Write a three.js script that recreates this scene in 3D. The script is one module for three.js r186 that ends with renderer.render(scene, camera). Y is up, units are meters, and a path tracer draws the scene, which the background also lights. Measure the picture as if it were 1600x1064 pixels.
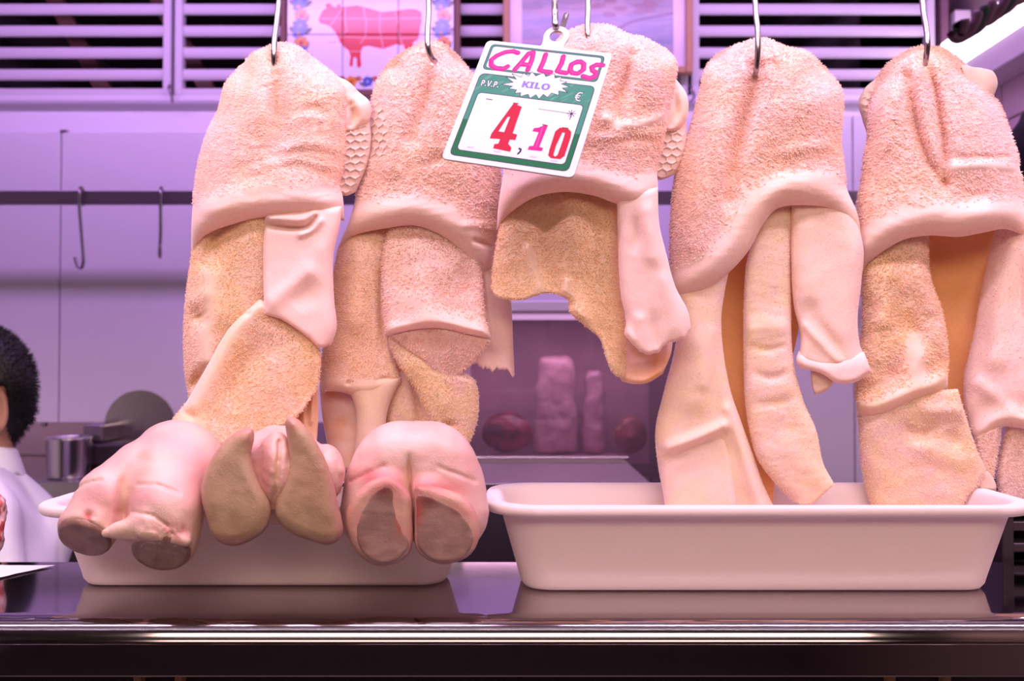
import * as THREE from 'three';
import { RectAreaLightUniformsLib } from 'three/addons/lights/RectAreaLightUniformsLib.js';
import { RoundedBoxGeometry } from 'three/addons/geometries/RoundedBoxGeometry.js';
import { ImprovedNoise } from 'three/addons/math/ImprovedNoise.js';
import { mergeGeometries } from 'three/addons/utils/BufferGeometryUtils.js';

// ------------------------------------------------------------------ camera
const F = 1400, EYE = 1.35, TILT = Math.atan(28 / F);
const scene = new THREE.Scene();
const camera = new THREE.PerspectiveCamera(2 * Math.atan(532 / F) * 180 / Math.PI, 1600 / 1064, 0.05, 60);
camera.position.set(0, EYE, 0);
camera.rotation.x = TILT;
camera.focus = 0.8; camera.userData.fStop = 7;
const renderer = new THREE.WebGLRenderer();
renderer.toneMapping = THREE.LinearToneMapping;
renderer.toneMappingExposure = 1.0;
renderer.shadowMap.enabled = true;
RectAreaLightUniformsLib.init();
scene.background = new THREE.Color().setRGB(0.012, 0.009, 0.013);

// ------------------------------------------------------------------ light
function rectLight(name, w, h, color, intensity, pos, aim) {
  const l = new THREE.RectAreaLight(new THREE.Color().setRGB(...color), intensity, w, h);
  l.name = name; l.position.set(...pos); l.lookAt(...aim); scene.add(l); return l;
}
const MAGENTA = [0.95, 0.60, 1.0], FRONT = [1, 0.75, 0.98], PURPLE = [0.68, 0.36, 1.0], AISLE = [1, 0.76, 0.64];
const LAMPS = [   // name, width, height, colour, radiance, position, aim
  ['stall_tube_light', 2.6, 0.03, MAGENTA, 70, [0.1, 2.22, -0.64], [0.1, 1.20, -0.80]],
  ['counter_front_light', 2.4, 0.03, FRONT, 78, [0.0, 2.20, -0.26], [0.0, 1.20, -0.82]],
  ['hood_light', 3.0, 0.10, PURPLE, 25, [-0.2, 2.62, -1.75], [-0.2, 1.75, -2.6]],
  ['aisle_light', 2.2, 0.60, AISLE, 5.8, [0.0, 2.35, 1.10], [0.0, 1.20, -0.80]],
];
for (const [n, w, h, c, p, at, aim] of LAMPS) rectLight(n + '_source', w, h, c, p, at, aim);

// ------------------------------------------------------------------ helpers
const cT = Math.cos(TILT), sT = Math.sin(TILT);
// a point seen at pixel (px, py), standing at distance d in front of the eye
function V(px, py, d) {
  const a = (px - 800) / F, b = (532 - py) / F;
  const y = b * cT + sT, z = b * sT - cT, k = d / -z;
  return new THREE.Vector3(a * k, EYE + y * k, -d);
}
let seed = 7;
const rnd = () => { seed = (seed * 1664525 + 1013904223) >>> 0; return seed / 4294967296; };
const PN = new ImprovedNoise();
const noise = (x, y, z = 0) => PN.noise(x, y, z);
const lerp = (a, b, t) => a + (b - a) * t;
const clamp = (x, a = 0, b = 1) => Math.min(b, Math.max(a, x));
const sstep = (a, b, x) => { const t = clamp((x - a) / (b - a)); return t * t * (3 - 2 * t); };
const taken = {};
function numbered(n) { if (!(n in taken)) { taken[n] = 0; return n; } taken[n]++; return n + '_' + String(taken[n]).padStart(3, '0'); }
function tag(o, label, category, group) {
  o.userData.label = label; o.userData.category = category; if (group) o.userData.group = group; return o;
}
function struct(o) { o.userData.kind = 'structure'; return o; }
function shade(o) { o.traverse(c => { if (c.isMesh) { c.castShadow = true; c.receiveShadow = true; } }); return o; }
function mesh(name, geo, mat, parent = scene) {
  const m = new THREE.Mesh(geo, mat); m.name = parent === scene ? numbered(name) : name;
  m.castShadow = m.receiveShadow = true; parent.add(m); return m;
}
function group(name, pos) {
  const g = new THREE.Group(); g.name = numbered(name); g.position.copy(pos); scene.add(g); return g;
}
// parts are built in world coordinates and then hung into their group
function settle(g) { for (const c of g.children) { c.position.sub(g.position); } return g; }
function box(w, h, d, r = 0) { return r ? new RoundedBoxGeometry(w, h, d, 2, r) : new THREE.BoxGeometry(w, h, d); }
function boxAt(x0, x1, y0, y1, z0, z1, r = 0) {
  const g = box(Math.abs(x1 - x0), Math.abs(y1 - y0), Math.abs(z1 - z0), r);
  g.translate((x0 + x1) / 2, (y0 + y1) / 2, (z0 + z1) / 2); return g;
}
function tube(pts, r, seg = 40, rad = 10) {
  return new THREE.TubeGeometry(new THREE.CatmullRomCurve3(pts, false, 'centripetal'), seg, r, rad, false);
}
function orient(g) {
  const p = g.attributes.position.array, ix = g.index.array; let vol = 0;
  for (let i = 0; i < ix.length; i += 3) {
    const a = ix[i] * 3, b = ix[i + 1] * 3, c = ix[i + 2] * 3;
    vol += p[a] * (p[b + 1] * p[c + 2] - p[b + 2] * p[c + 1]) - p[a + 1] * (p[b] * p[c + 2] - p[b + 2] * p[c]) + p[a + 2] * (p[b] * p[c + 1] - p[b + 1] * p[c]);
  }
  if (vol < 0) for (let i = 0; i < ix.length; i += 3) { const t = ix[i]; ix[i] = ix[i + 1]; ix[i + 1] = t; }
  g.computeVertexNormals(); return g;
}
// noise texture for bump
function noiseTex(size, fn, srgb = false) {
  const data = new Uint8Array(size * size * 4);
  for (let y = 0; y < size; y++) for (let x = 0; x < size; x++) {
    const v = fn(x / size, y / size), i = (y * size + x) * 4;
    if (Array.isArray(v)) { data[i] = v[0]; data[i + 1] = v[1]; data[i + 2] = v[2]; } else data[i] = data[i + 1] = data[i + 2] = clamp(v) * 255;
    data[i + 3] = 255;
  }
  const t = new THREE.DataTexture(data, size, size); t.wrapS = t.wrapT = THREE.RepeatWrapping;
  t.magFilter = THREE.LinearFilter; t.minFilter = THREE.LinearFilter; if (srgb) t.colorSpace = THREE.SRGBColorSpace; t.needsUpdate = true; return t;
}
// tiling noise
function tn(u, v, f, s) {
  const a = u * f, b = v * f;
  const w = (x, y) => noise(x, y, s);
  return w(a, b) * (1 - u) * (1 - v) + w(a - f, b) * u * (1 - v) + w(a, b - f) * (1 - u) * v + w(a - f, b - f) * u * v;
}
const grainTex = noiseTex(512, (u, v) => 0.5 + 0.32 * tn(u, v, 40, 1.3) + 0.3 * tn(u, v, 90, 4.1) + 0.2 * tn(u, v, 14, 9.7));
grainTex.repeat.set(28, 28);        // uv is in metres
const speckTex = noiseTex(256, (u, v) => 0.55 + 0.5 * tn(u, v, 24, 2.2) + 0.25 * tn(u, v, 60, 5.5));
speckTex.repeat.set(6, 6);

// ------------------------------------------------------------------ materials
const rgb = (r, g, b) => new THREE.Color().setRGB(r, g, b);
const phys = o => new THREE.MeshPhysicalMaterial(o), std = o => new THREE.MeshStandardMaterial(o);
const M = {
  tripe: phys({ color: rgb(1, 1, 1), vertexColors: true, roughness: 0.97, transmission: 0.34, thickness: 0, clearcoat: 0.10, clearcoatRoughness: 0.5, bumpMap: grainTex, bumpScale: 0.0004 }),
  villi: phys({ color: rgb(0.99, 0.84, 0.74), roughness: 0.99, transmission: 0.75, thickness: 0, specularIntensity: 0.3 }),
  steel: std({ color: rgb(0.62, 0.58, 0.58), metalness: 1, roughness: 0.22 }),
  steelDark: std({ color: rgb(0.36, 0.30, 0.34), metalness: 1, roughness: 0.35 }),
  counter: std({ color: rgb(0.44, 0.40, 0.41), metalness: 1, roughness: 0.08 }),
  hook: std({ color: rgb(0.34, 0.31, 0.32), metalness: 1, roughness: 0.25 }),
  mirror: std({ color: rgb(0.50, 0.36, 0.44), metalness: 1, roughness: 0.16 }),
  liner: std({ color: rgb(0.62, 0.42, 0.50), roughness: 0.5 }),
  pane: phys({ color: rgb(0.9, 0.8, 0.88), roughness: 0.03, transmission: 0.92, thickness: 0, ior: 1.5 }),
  tray: phys({ color: rgb(0.84, 0.70, 0.66), roughness: 0.95, transmission: 0.25, thickness: 0, clearcoat: 0.25, clearcoatRoughness: 0.35, bumpMap: speckTex, bumpScale: 0.0002 }),
  wall: std({ color: rgb(0.82, 0.80, 0.82), roughness: 0.55, bumpMap: speckTex, bumpScale: 0.0004 }),
  wallFar: std({ color: rgb(0.42, 0.36, 0.30), roughness: 0.7, bumpMap: speckTex, bumpScale: 0.0004 }),
  panel: std({ color: rgb(0.84, 0.81, 0.84), roughness: 0.35 }),
  shutter: std({ color: rgb(0.72, 0.68, 0.70), roughness: 0.45 }),
  dark: std({ color: rgb(0.018, 0.012, 0.016), roughness: 0.8 }),
  darkSteel: std({ color: rgb(0.08, 0.06, 0.07), metalness: 0.6, roughness: 0.35 }),
  wood: std({ color: rgb(0.20, 0.085, 0.05), roughness: 0.5 }),
  woodLight: std({ color: rgb(0.50, 0.28, 0.12), roughness: 0.45 }),
  coat: std({ color: rgb(0.80, 0.80, 0.82), roughness: 0.9 }),
  hair: std({ color: rgb(0.012, 0.010, 0.010), roughness: 0.55 }),
  skin: std({ color: rgb(0.50, 0.25, 0.16), roughness: 0.55, vertexColors: false }),
  cowfoot: phys({ color: rgb(0.80, 0.72, 0.72), vertexColors: true, roughness: 0.5, clearcoat: 0.3, clearcoatRoughness: 0.35, bumpMap: grainTex, bumpScale: 0.0004 }),
  meat: phys({ color: rgb(1, 1, 1), vertexColors: true, roughness: 0.4, clearcoat: 0.4, clearcoatRoughness: 0.3 }),
  paper: std({ color: rgb(0.80, 0.78, 0.80), roughness: 0.8 }),
  tileWall: std({ color: rgb(0.62, 0.45, 0.45), roughness: 0.3 }),
  grout: std({ color: rgb(0.22, 0.15, 0.15), roughness: 0.9 }),
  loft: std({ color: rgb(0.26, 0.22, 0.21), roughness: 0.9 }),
  floor: std({ color: rgb(0.16, 0.13, 0.13), roughness: 0.6 }),
  ceiling: std({ color: rgb(0.30, 0.28, 0.30), roughness: 0.9 }),
  tubeGlow: std({ color: rgb(0.9, 0.9, 0.9), emissive: rgb(1, 0.82, 1), emissiveIntensity: 3.2, roughness: 0.6 }),
  fixture: std({ color: rgb(0.70, 0.62, 0.64), roughness: 0.4 }),
  green: std({ color: rgb(0.03, 0.06, 0.03), roughness: 0.8 }),
  ribbon: std({ color: rgb(0.20, 0.10, 0.13), roughness: 0.8 }),
  glassDark: phys({ color: rgb(0.05, 0.035, 0.045), roughness: 0.15 }),
};

const later = [];
// ------------------------------------------------------------------ room shell
const BACK = 2.6;
{
  const SX = BACK / F;
  const yAt = (py, d = BACK) => V(800, py, d).y, xAt = (px, d = BACK) => V(px, 560, d).x;
  const RIGHT = 1.33, LEFT = -2.4, TOP = 3.1;
  struct(mesh('floor', boxAt(LEFT - .1, RIGHT + .1, -0.1, 0, 3.0, -3.4), M.floor));
  struct(mesh('ceiling', boxAt(LEFT - .1, RIGHT + .1, TOP, TOP + .1, 3.0, -3.4), M.ceiling));
  struct(mesh('wall_front', boxAt(LEFT - .1, RIGHT + .1, 0, TOP, 3.0, 3.1), M.wallFar));
  struct(mesh('wall_left', boxAt(LEFT - .1, LEFT, 0, TOP, 3.0, -3.4), M.wall));
  // back wall: band under the shutters, opening behind the shutters, header above
  const wb = new THREE.Group(); wb.name = 'wall_back'; struct(wb); scene.add(wb);
  const sill = yAt(157), head = yAt(-190);
  mesh('plaster', boxAt(LEFT, RIGHT, 0, sill, -BACK, -BACK - .12), M.wall, wb);
  mesh('plaster', boxAt(LEFT, RIGHT, head, TOP, -BACK, -BACK - .12), M.wall, wb);
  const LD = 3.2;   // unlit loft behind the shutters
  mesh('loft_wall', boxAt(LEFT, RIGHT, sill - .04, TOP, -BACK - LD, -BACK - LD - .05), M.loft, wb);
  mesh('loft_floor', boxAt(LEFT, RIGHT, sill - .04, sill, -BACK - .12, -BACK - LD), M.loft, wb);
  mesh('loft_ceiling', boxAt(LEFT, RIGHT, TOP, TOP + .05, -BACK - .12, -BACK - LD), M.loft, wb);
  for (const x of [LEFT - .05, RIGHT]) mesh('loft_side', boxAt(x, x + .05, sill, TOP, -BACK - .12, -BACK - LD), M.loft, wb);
  mesh('sill', boxAt(LEFT, RIGHT, yAt(163), yAt(154), -BACK + .035, -BACK + .0, 0.003), M.panel, wb);
  // diagonal braces seen in the dark behind the left shutter
  for (const x of [-1.35, -1.0]) {
    const g = box(0.05, 0.75, 0.03); g.rotateZ(0.5); g.translate(x - .05, sill + .2, -BACK - .4); mesh('brace', g, M.wood, wb);
  }
  // right wall with tiles
  const wr = new THREE.Group(); wr.name = 'wall_right'; struct(wr); scene.add(wr);
  mesh('backing', boxAt(RIGHT, RIGHT + .1, 0, TOP, 3.0, -3.4), M.grout, wr);
  const tg = box(0.012, 0.146, 0.196, 0.003);
  for (let r = 0; r < 9; r++) for (let c = 0; c < 8; c++) {
    const m = mesh('tile', tg, M.tileWall, wr); m.position.set(RIGHT - .005, 0.86 + r * 0.15, -BACK + 0.1 + c * 0.2);
  }
  // fluorescent fitting along the right wall
  const yl = 2.16, fx = group('fluorescent_light', new THREE.Vector3(RIGHT - .05, yl, -1.9));
  tag(fx, 'bright white fluorescent strip light on the right wall', 'light');
  mesh('housing', boxAt(RIGHT - .012, RIGHT - .10, yl - .075, yl - .005, -1.15, -2.54, 0.004), M.fixture, fx);
  mesh('light_diffuser', boxAt(RIGHT - .012, RIGHT - .115, yl, yl + .085, -1.16, -2.53, 0.01), M.tubeGlow, fx);
  settle(fx);
  rectLight('fluorescent_glow', 1.38, 0.08, [1, 0.8, 1], 2.5, [RIGHT - .13, yl + .04, -1.86], [0, yl - .1, -1.86]);

  // ceramic cow panel, picture and louvred shutters
  const slatG = (w) => { const s = new THREE.Shape(); s.absellipse(0, 0, 0.008, 0.0165, 0, Math.PI * 2); const g = new THREE.ExtrudeGeometry(s, { depth: w, bevelEnabled: false, curveSegments: 8 }); g.rotateY(Math.PI / 2); g.rotateX(0); return g; };
  function shutterPanel(p0, p1, label, catches) {
    const d = BACK - .02, x0 = xAt(p0, d), x1 = xAt(p1, d), yb = yAt(152, d), yt = yAt(-175, d);
    const g = group('louvred_shutter', new THREE.Vector3((x0 + x1) / 2, yb, -d)); tag(g, label, 'shutter', 'louvred shutters along the back wall');
    const fw = 0.022;
    for (const [a, b] of [[x0, x0 + fw], [x1 - fw, x1]]) mesh('stile', boxAt(a, b, yb, yt, -d + .016, -d - .016, 0.003), M.shutter, g);
    for (const [a, b] of [[yb, yb + fw], [yt - fw, yt]]) mesh('rail', boxAt(x0 + fw, x1 - fw, a, b, -d + .014, -d - .014, 0.003), M.shutter, g);
    const sg = slatG(x1 - x0 - 2 * fw);
    for (let k = 0; k < 9; k++) { const y = yAt(117 - k * 34, d); if (y > yt - .03) break; const m = mesh('slat', sg, M.shutter, g); m.position.set(x0 + fw, y, -d); m.rotation.x = 0; }
    if (catches) { const c = tube([[0, .0, 0], [.006, .012, .02], [0, .03, .024], [-.005, .045, .01], [0, .05, 0]].map(p => new THREE.Vector3(x0 - .004 + p[0], yb - .02 + p[1], -d + .018 + p[2])), .004, 20, 6); mesh('catch', c, M.steelDark, g); }
    return settle(g);
  }
  shutterPanel(-300, 266, 'white louvred shutter at the far left above the hook rail');
  shutterPanel(272, 620, 'white louvred shutter left of and behind the cow tile panel', true);
  shutterPanel(626, 1075, 'white louvred shutter between the cow tile panel and the framed picture');
  shutterPanel(1081, 1462, 'white louvred shutter above the two right-hand tripes', true);
  // posts by the corner
  const pg = group('shutter_post', V(1476, 160, BACK - .01)); tag(pg, 'narrow dark lilac post beside the right end of the shutters', 'post');
  mesh('post', boxAt(xAt(1468), xAt(1480), yAt(160), yAt(-190), -BACK + .03, -BACK - .01, .003), M.ribbon, pg); settle(pg);
  const pg2 = mesh('corner_post', boxAt(xAt(1489), xAt(1514), yAt(165), yAt(22), -BACK + .034, -BACK + .002, .004), M.fixture);
  tag(pg2, 'lilac square post stub in the corner beside the strip light', 'post');

  // framed picture
  {
    const d = BACK - .06, x0 = xAt(786, d), x1 = xAt(1083, d), yb = yAt(117, d), yt = yAt(-110, d), w = 0.02;
    const g = group('framed_picture', new THREE.Vector3((x0 + x1) / 2, yb, -d)); tag(g, 'framed misty landscape print hanging between the shutters', 'picture');
    for (const [a, b] of [[x0, x0 + w], [x1 - w, x1]]) mesh('frame_side', boxAt(a, b, yb, yt, -d + .02, -d - .01, .004), M.woodLight, g);
    for (const [a, b] of [[yb, yb + w], [yt - w, yt]]) mesh('frame_bar', boxAt(x0 + w, x1 - w, a, b, -d + .02, -d - .01, .004), M.woodLight, g);
    const cv = document.createElement('canvas'); cv.width = 512; cv.height = 400; const c = cv.getContext('2d');
    c.fillStyle = '#e6dbe4'; c.fillRect(0, 0, 512, 400); c.save(); c.beginPath(); c.rect(34, 34, 444, 332); c.clip();
    c.fillStyle = '#a9a2b0'; c.fillRect(0, 0, 512, 400);
    let s = 3; const r = () => { s = (s * 16807) % 2147483647; return s / 2147483647; };
    for (let i = 0; i < 420; i++) {
      const y = r() * 400, x = r() * 512, f = y / 400; const pal = f < .35 ? ['#b9b6c6', '#c9c2cb', '#a7aebd'] : f < .6 ? ['#8d7f86', '#a58f8c', '#6f6f78', '#b39c92'] : ['#8790a3', '#a39aa8', '#76839a', '#b9a9ac'];
      c.fillStyle = pal[Math.floor(r() * pal.length)]; c.globalAlpha = .35; c.beginPath(); c.ellipse(x, y, 30 + r() * 50, 5 + r() * 12, -.1 + r() * .2, 0, 7); c.fill();
    }
    c.globalAlpha = .6; c.strokeStyle = '#6d5560'; c.lineWidth = 9; c.beginPath(); c.moveTo(300, 300); c.bezierCurveTo(340, 250, 420, 250, 478, 235); c.stroke();
    c.fillStyle = '#8a6468'; for (let i = 0; i < 14; i++) { c.beginPath(); c.ellipse(230 + r() * 200, 190 + r() * 50, 20, 8, 0, 0, 7); c.fill(); }
    c.restore();
    const t = new THREE.CanvasTexture(cv); t.colorSpace = THREE.SRGBColorSpace;
    const pm = new THREE.PlaneGeometry(x1 - x0 - 2 * w, yt - yb - 2 * w); pm.translate((x0 + x1) / 2, (yb + yt) / 2, -d + .004);
    mesh('print', pm, std({ map: t, roughness: .25 }), g);
    mesh('backing_board', boxAt(x0 + .01, x1 - .01, yb + .01, yt - .01, -d, -d - .008), M.wood, g);
    settle(g);
  }
  // cow tile panel: 3 x 3 glazed tiles
  {
    const cv = document.createElement('canvas'); cv.width = cv.height = 1024; const c = cv.getContext('2d');
    c.fillStyle = '#f3eef2'; c.fillRect(0, 0, 1024, 1024);
    const X = px => (px - 447) / 262 * 1024, Y = py => (py + 116) / 262 * 1024;
    const Z = (cx, cy) => [X(430 + cx / 4.1026), Y(cy / 4.1026)];
    const path = (pts, fill, close = true) => { c.beginPath(); pts.forEach((p, i) => { const q = Z(...p); i ? c.lineTo(...q) : c.moveTo(...q); }); if (close) c.closePath(); if (fill) { c.fillStyle = fill; c.fill(); } };
    // animal, divided into cuts
    path([[283, 118], [300, 85], [322, 70], [318, 45], [345, 38], [365, 60], [392, 66], [388, 48], [412, 45], [418, 66], [440, 62], [520, 52], [600, 72], [680, 95], [760, 88], [850, 76], [905, 78], [935, 95], [938, 150], [925, 215], [915, 270], [880, 295], [850, 315], [810, 310], [770, 305], [690, 335], [640, 325], [600, 315], [560, 320], [548, 345], [545, 385], [550, 440], [538, 458], [522, 450], [520, 395], [505, 385], [498, 395], [495, 445], [478, 450], [472, 440], [480, 385], [470, 345], [440, 325], [410, 290], [395, 245], [360, 200], [330, 180], [290, 172], [272, 150]], '#e22c1e');
    path([[820, 305], [880, 295], [890, 360], [880, 450], [862, 452], [860, 380], [830, 340]], '#e22c1e');
    c.strokeStyle = '#f0a8a0'; c.lineWidth = 7;
    for (const l of [[[345, 190], [400, 110], [430, 66]], [[445, 64], [440, 140], [455, 220], [400, 245]], [[560, 60], [580, 160], [575, 250], [545, 300]], [[670, 95], [665, 200], [690, 330]], [[770, 90], [785, 180], [800, 270], [815, 310]], [[410, 255], [600, 262], [800, 265], [915, 262]], [[290, 140], [420, 138], [600, 140], [780, 138], [938, 135]], [[480, 350], [545, 350]]]) { path(l, null, false); c.stroke(); }
    // faint illegible captions
    c.globalAlpha = .35; c.fillStyle = '#8a7f86'; for (const [x, y, w] of [[335, 285, 60], [450, 300, 50], [610, 295, 40], [250, 60, 40]]) for (let i = 0; i < w; i += 9) { const q = Z(x + i, y); c.fillRect(q[0], q[1], 5, 10); } c.globalAlpha = 1;
    let s = 11; const r = () => { s = (s * 16807) % 2147483647; return s / 2147483647; };
    const flower = (x, y, R, col, mid) => { const [a, b] = Z(x, y), k = 1024 / 262 / 4.1026; c.fillStyle = col; for (let i = 0; i < 7; i++) { c.beginPath(); c.ellipse(a + Math.cos(i * .9) * R * .55 * k, b + Math.sin(i * .9) * R * .55 * k, R * .48 * k, R * .36 * k, i * .9, 0, 7); c.fill(); } c.fillStyle = mid; c.beginPath(); c.arc(a, b, R * .3 * k, 0, 7); c.fill(); };
    const leaf = (x, y, R, a) => { const q = Z(x, y), k = 1024 / 262 / 4.1026; c.fillStyle = ['#3d5a3e', '#5a6b4a', '#7d7a80'][Math.floor(r() * 3)]; c.beginPath(); c.ellipse(q[0], q[1], R * k, R * .45 * k, a, 0, 7); c.fill(); };
    for (const sx of [155, 1070]) for (let k = -1; k < 3; k++) {
      const y = 60 + k * 175 - 60; leaf(sx - 40, y + 40, 38, .6); leaf(sx + 45, y + 45, 36, -.6); leaf(sx, y + 120, 40, .3); leaf(sx + 40, y + 140, 34, 2);
      flower(sx, y + 10, 52, '#5577c0', '#7f9be0'); flower(sx - 12, y + 60, 40, '#6f92d8', '#d9a23a'); flower(sx + 8, y + 120, 46, '#e79a2d', '#c83a2a');
    }
    for (let k = 0; k < 9; k++) { const x = 170 + k * 105, y = 545; leaf(x - 30, y + 20, 26, .5); leaf(x + 30, y - 15, 26, -.5); if (k % 2) flower(x, y, 38, '#e79a2d', '#c83a2a'); else flower(x, y, 34, '#4d63ad', '#9fb0e0'); flower(x + 50, y - 18, 18, '#c0433a', '#e9c46a'); }
    const t = new THREE.CanvasTexture(cv); t.colorSpace = THREE.SRGBColorSpace;
    const mt = phys({ map: t, roughness: .25, clearcoat: .25, clearcoatRoughness: .1 });
    const d = BACK - .06, S = d / F, g = group('cow_tile_panel', V(578, 150, d)); tag(g, 'white glazed tile panel with a red cow and flower border', 'tile panel');
    const x0 = xAt(447, d), y1 = yAt(-116, d), ts = 262 * S / 3;
    for (let i = 0; i < 3; i++) for (let j = 0; j < 3; j++) {
      const tgm = box(ts - .0022, ts - .0022, .008, .0012), uv = tgm.attributes.uv, p = tgm.attributes.position;
      for (let k = 0; k < uv.count; k++) uv.setXY(k, (i + .5 + p.getX(k) / ts) / 3, 1 - (j + .5 - p.getY(k) / ts) / 3);
      const m = mesh('tile', tgm, mt, g); m.position.set(x0 + (i + .5) * ts, y1 - (j + .5) * ts, -d + .006);
    }
    mesh('board', boxAt(x0 - .004, x0 + 3 * ts + .004, y1 - 3 * ts - .004, y1, -d, -d - .012), M.wood, g);
    for (const [a, b] of [[x0 - .018, x0 - .002], [x0 + 3 * ts + .002, x0 + 3 * ts + .018]]) mesh('frame_side', boxAt(a, b, y1 - 3 * ts - .018, y1, -d + .016, -d - .012, .003), M.wood, g);
    mesh('frame_bar', boxAt(x0 - .002, x0 + 3 * ts + .002, y1 - 3 * ts - .018, y1 - 3 * ts - .002, -d + .016, -d - .012, .003), M.wood, g);
    settle(g);
  }
  // wall cabinets on the left
  {
    const d = 2.44, yb = yAt(660, d), yt = yAt(206, d), g = group('wall_cabinet', new THREE.Vector3(-1, yb, -BACK)); tag(g, 'white wall cabinet with flat doors behind the hook rail', 'cabinet');
    const seams = [-420, -60, 92, 420, 735].map(p => xAt(p, d));
    mesh('carcass', boxAt(seams[0], seams[4], yb + .002, yt - .002, -BACK, -d - .022), M.panel, g);
    for (let i = 0; i < 4; i++) mesh('door', boxAt(seams[i] + .002, seams[i + 1] - .002, yb, yt, -d, -d - .02, .002), M.panel, g);
    mesh('latch', boxAt(xAt(64, d), xAt(71, d), yb - .012, yb + .002, -d - .004, -d - .016, .002), M.steelDark, g);
    mesh('pivot', boxAt(xAt(90, d), xAt(101, d), yt - .002, yt + .006, -d + .001, -d - .016, .001), M.steelDark, g);
    settle(g);
  }
  // stainless worktop, splashback and things on it
  {
    const d = 2.05, yw = yAt(752, d), g = group('prep_bench', new THREE.Vector3(-.9, 0, -2.3)); tag(g, 'stainless prep bench under the white wall cabinet', 'bench');
    mesh('worktop', boxAt(-2.3, -.18, yw - .04, yw, -d, -BACK + .005, .004), M.steel, g);
    mesh('splashback', boxAt(-2.3, -.18, yw + .002, yAt(663, 2.44), -BACK + .012, -BACK), M.mirror, wb);
    mesh('cupboard', boxAt(-2.3, -.18, .1, yw - .04, -d - .06, -BACK + .005), M.darkSteel, g);
    settle(g);
    const can = new THREE.LatheGeometry([[0, 0], [.045, 0], [.048, .004], [.05, .09], [.052, .094], [.048, .096], [.046, .09], [.044, .01], [0, .008]].map(p => new THREE.Vector2(...p)), 32);
    const cm = mesh('steel_canister', can, M.steel); cm.position.copy(V(108, 752, 2.12)); cm.position.y = yw; tag(cm, 'small bright steel canister on the bench beside the white coat', 'canister');
    const ap = group('slicing_machine', new THREE.Vector3(xAt(190, 2.25), yw, -2.25)); tag(ap, 'dark slicing machine standing on the prep bench', 'machine');
    const dk = boxAt(xAt(148, 2.25), xAt(282, 2.25), yw + .02, yw + .075, -2.16, -2.38, .01); mesh('body', dk, M.darkSteel, ap);
    const bl = new THREE.CylinderGeometry(.09, .09, .006, 40); bl.rotateX(Math.PI / 2); bl.translate(xAt(215, 2.25), yw + .11, -2.27); mesh('blade', bl, M.steel, ap);
    for (const p of [160, 265]) mesh('foot', boxAt(xAt(p, 2.25) - .012, xAt(p, 2.25) + .012, yw, yw + .022, -2.2, -2.34, .003), M.dark, ap);
    mesh('carriage', boxAt(xAt(150, 2.25), xAt(182, 2.25), yw + .075, yw + .12, -2.18, -2.3, .008), M.steelDark, ap);
    settle(ap);
  }
  // mirror-fronted refrigerator in the middle
  {
    const d = 2.2, x0 = xAt(690, d), x1 = xAt(1062, d), yt = yAt(470, d), g = group('refrigerator', new THREE.Vector3((x0 + x1) / 2, 0, -d - .18)); tag(g, 'polished steel refrigerator with a bright top trim behind the tripe', 'refrigerator');
    const yb = yAt(790, d), zi = -d - .02, zb = -BACK + .03;
    mesh('cabinet_body', boxAt(x0, x1, .08, yb, -d - .005, -BACK + .005), M.steelDark, g);
    mesh('side', boxAt(x0, x0 + .02, yb, yt, -d - .005, -BACK + .005), M.steelDark, g); mesh('side', boxAt(x1 - .02, x1, yb, yt, -d - .005, -BACK + .005), M.steelDark, g);
    mesh('roof', boxAt(x0 + .02, x1 - .02, yt - .03, yt - .004, -d - .005, -BACK + .005), M.steelDark, g);
    mesh('liner', boxAt(x0 + .02, x1 - .02, yb, yt - .03, zb, -BACK + .005), M.liner, g);
    mesh('glass_door', boxAt(x0 + .004, x1 - .004, yb + .005, yAt(489, d), -d + .004, -d, .001), M.pane, g);
    mesh('trim', boxAt(x0, x1, yAt(488, d), yt, -d + .012, -d - .03, .005), M.panel, g);
    mesh('plinth', boxAt(x0 + .02, x1 - .02, 0, .08, -d - .05, -BACK + .02), M.dark, g);
    const lw = x1 - x0 - .1, gl = box(lw, .012, .03, .003); gl.translate((x0 + x1) / 2, yt - .037, -d - .07); mesh('light_tube', gl, std({ color: rgb(.8, .8, .8), emissive: rgb(.75, .5, .8), emissiveIntensity: 1.2 }), g);
    settle(g);
    rectLight('refrigerator_light_source', lw, .03, [.85, .5, .75], 18, [(x0 + x1) / 2, yt - .046, -d - .07], [(x0 + x1) / 2, 0, -d - .12]);
    const yq = yAt(712, 2.36);
    const ft = mesh('refrigerator_tray', boxAt(xAt(752, 2.36), xAt(968, 2.36), yq - .03, yq, -2.28, -2.44, .008), M.liner); tag(ft, 'pink tray behind the glass of the refrigerator', 'tray');
    const rk = group('refrigerator_rack', new THREE.Vector3((x0 + x1) / 2, yb, -2.36)); tag(rk, 'dark wire rack carrying the pink tray in the refrigerator', 'rack');
    for (let k = 0; k < 9; k++) mesh('wire', boxAt(x0 + .03, x1 - .03, yq - .042, yq - .032, -2.27 - k * .022, -2.276 - k * .022), M.steelDark, rk);
    for (const x of [x0 + .035, x1 - .035]) for (const z of [-2.28, -2.44]) mesh('post', boxAt(x - .005, x + .005, yb, yq - .042, z - .005, z + .005), M.steelDark, rk);
    settle(rk);
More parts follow.
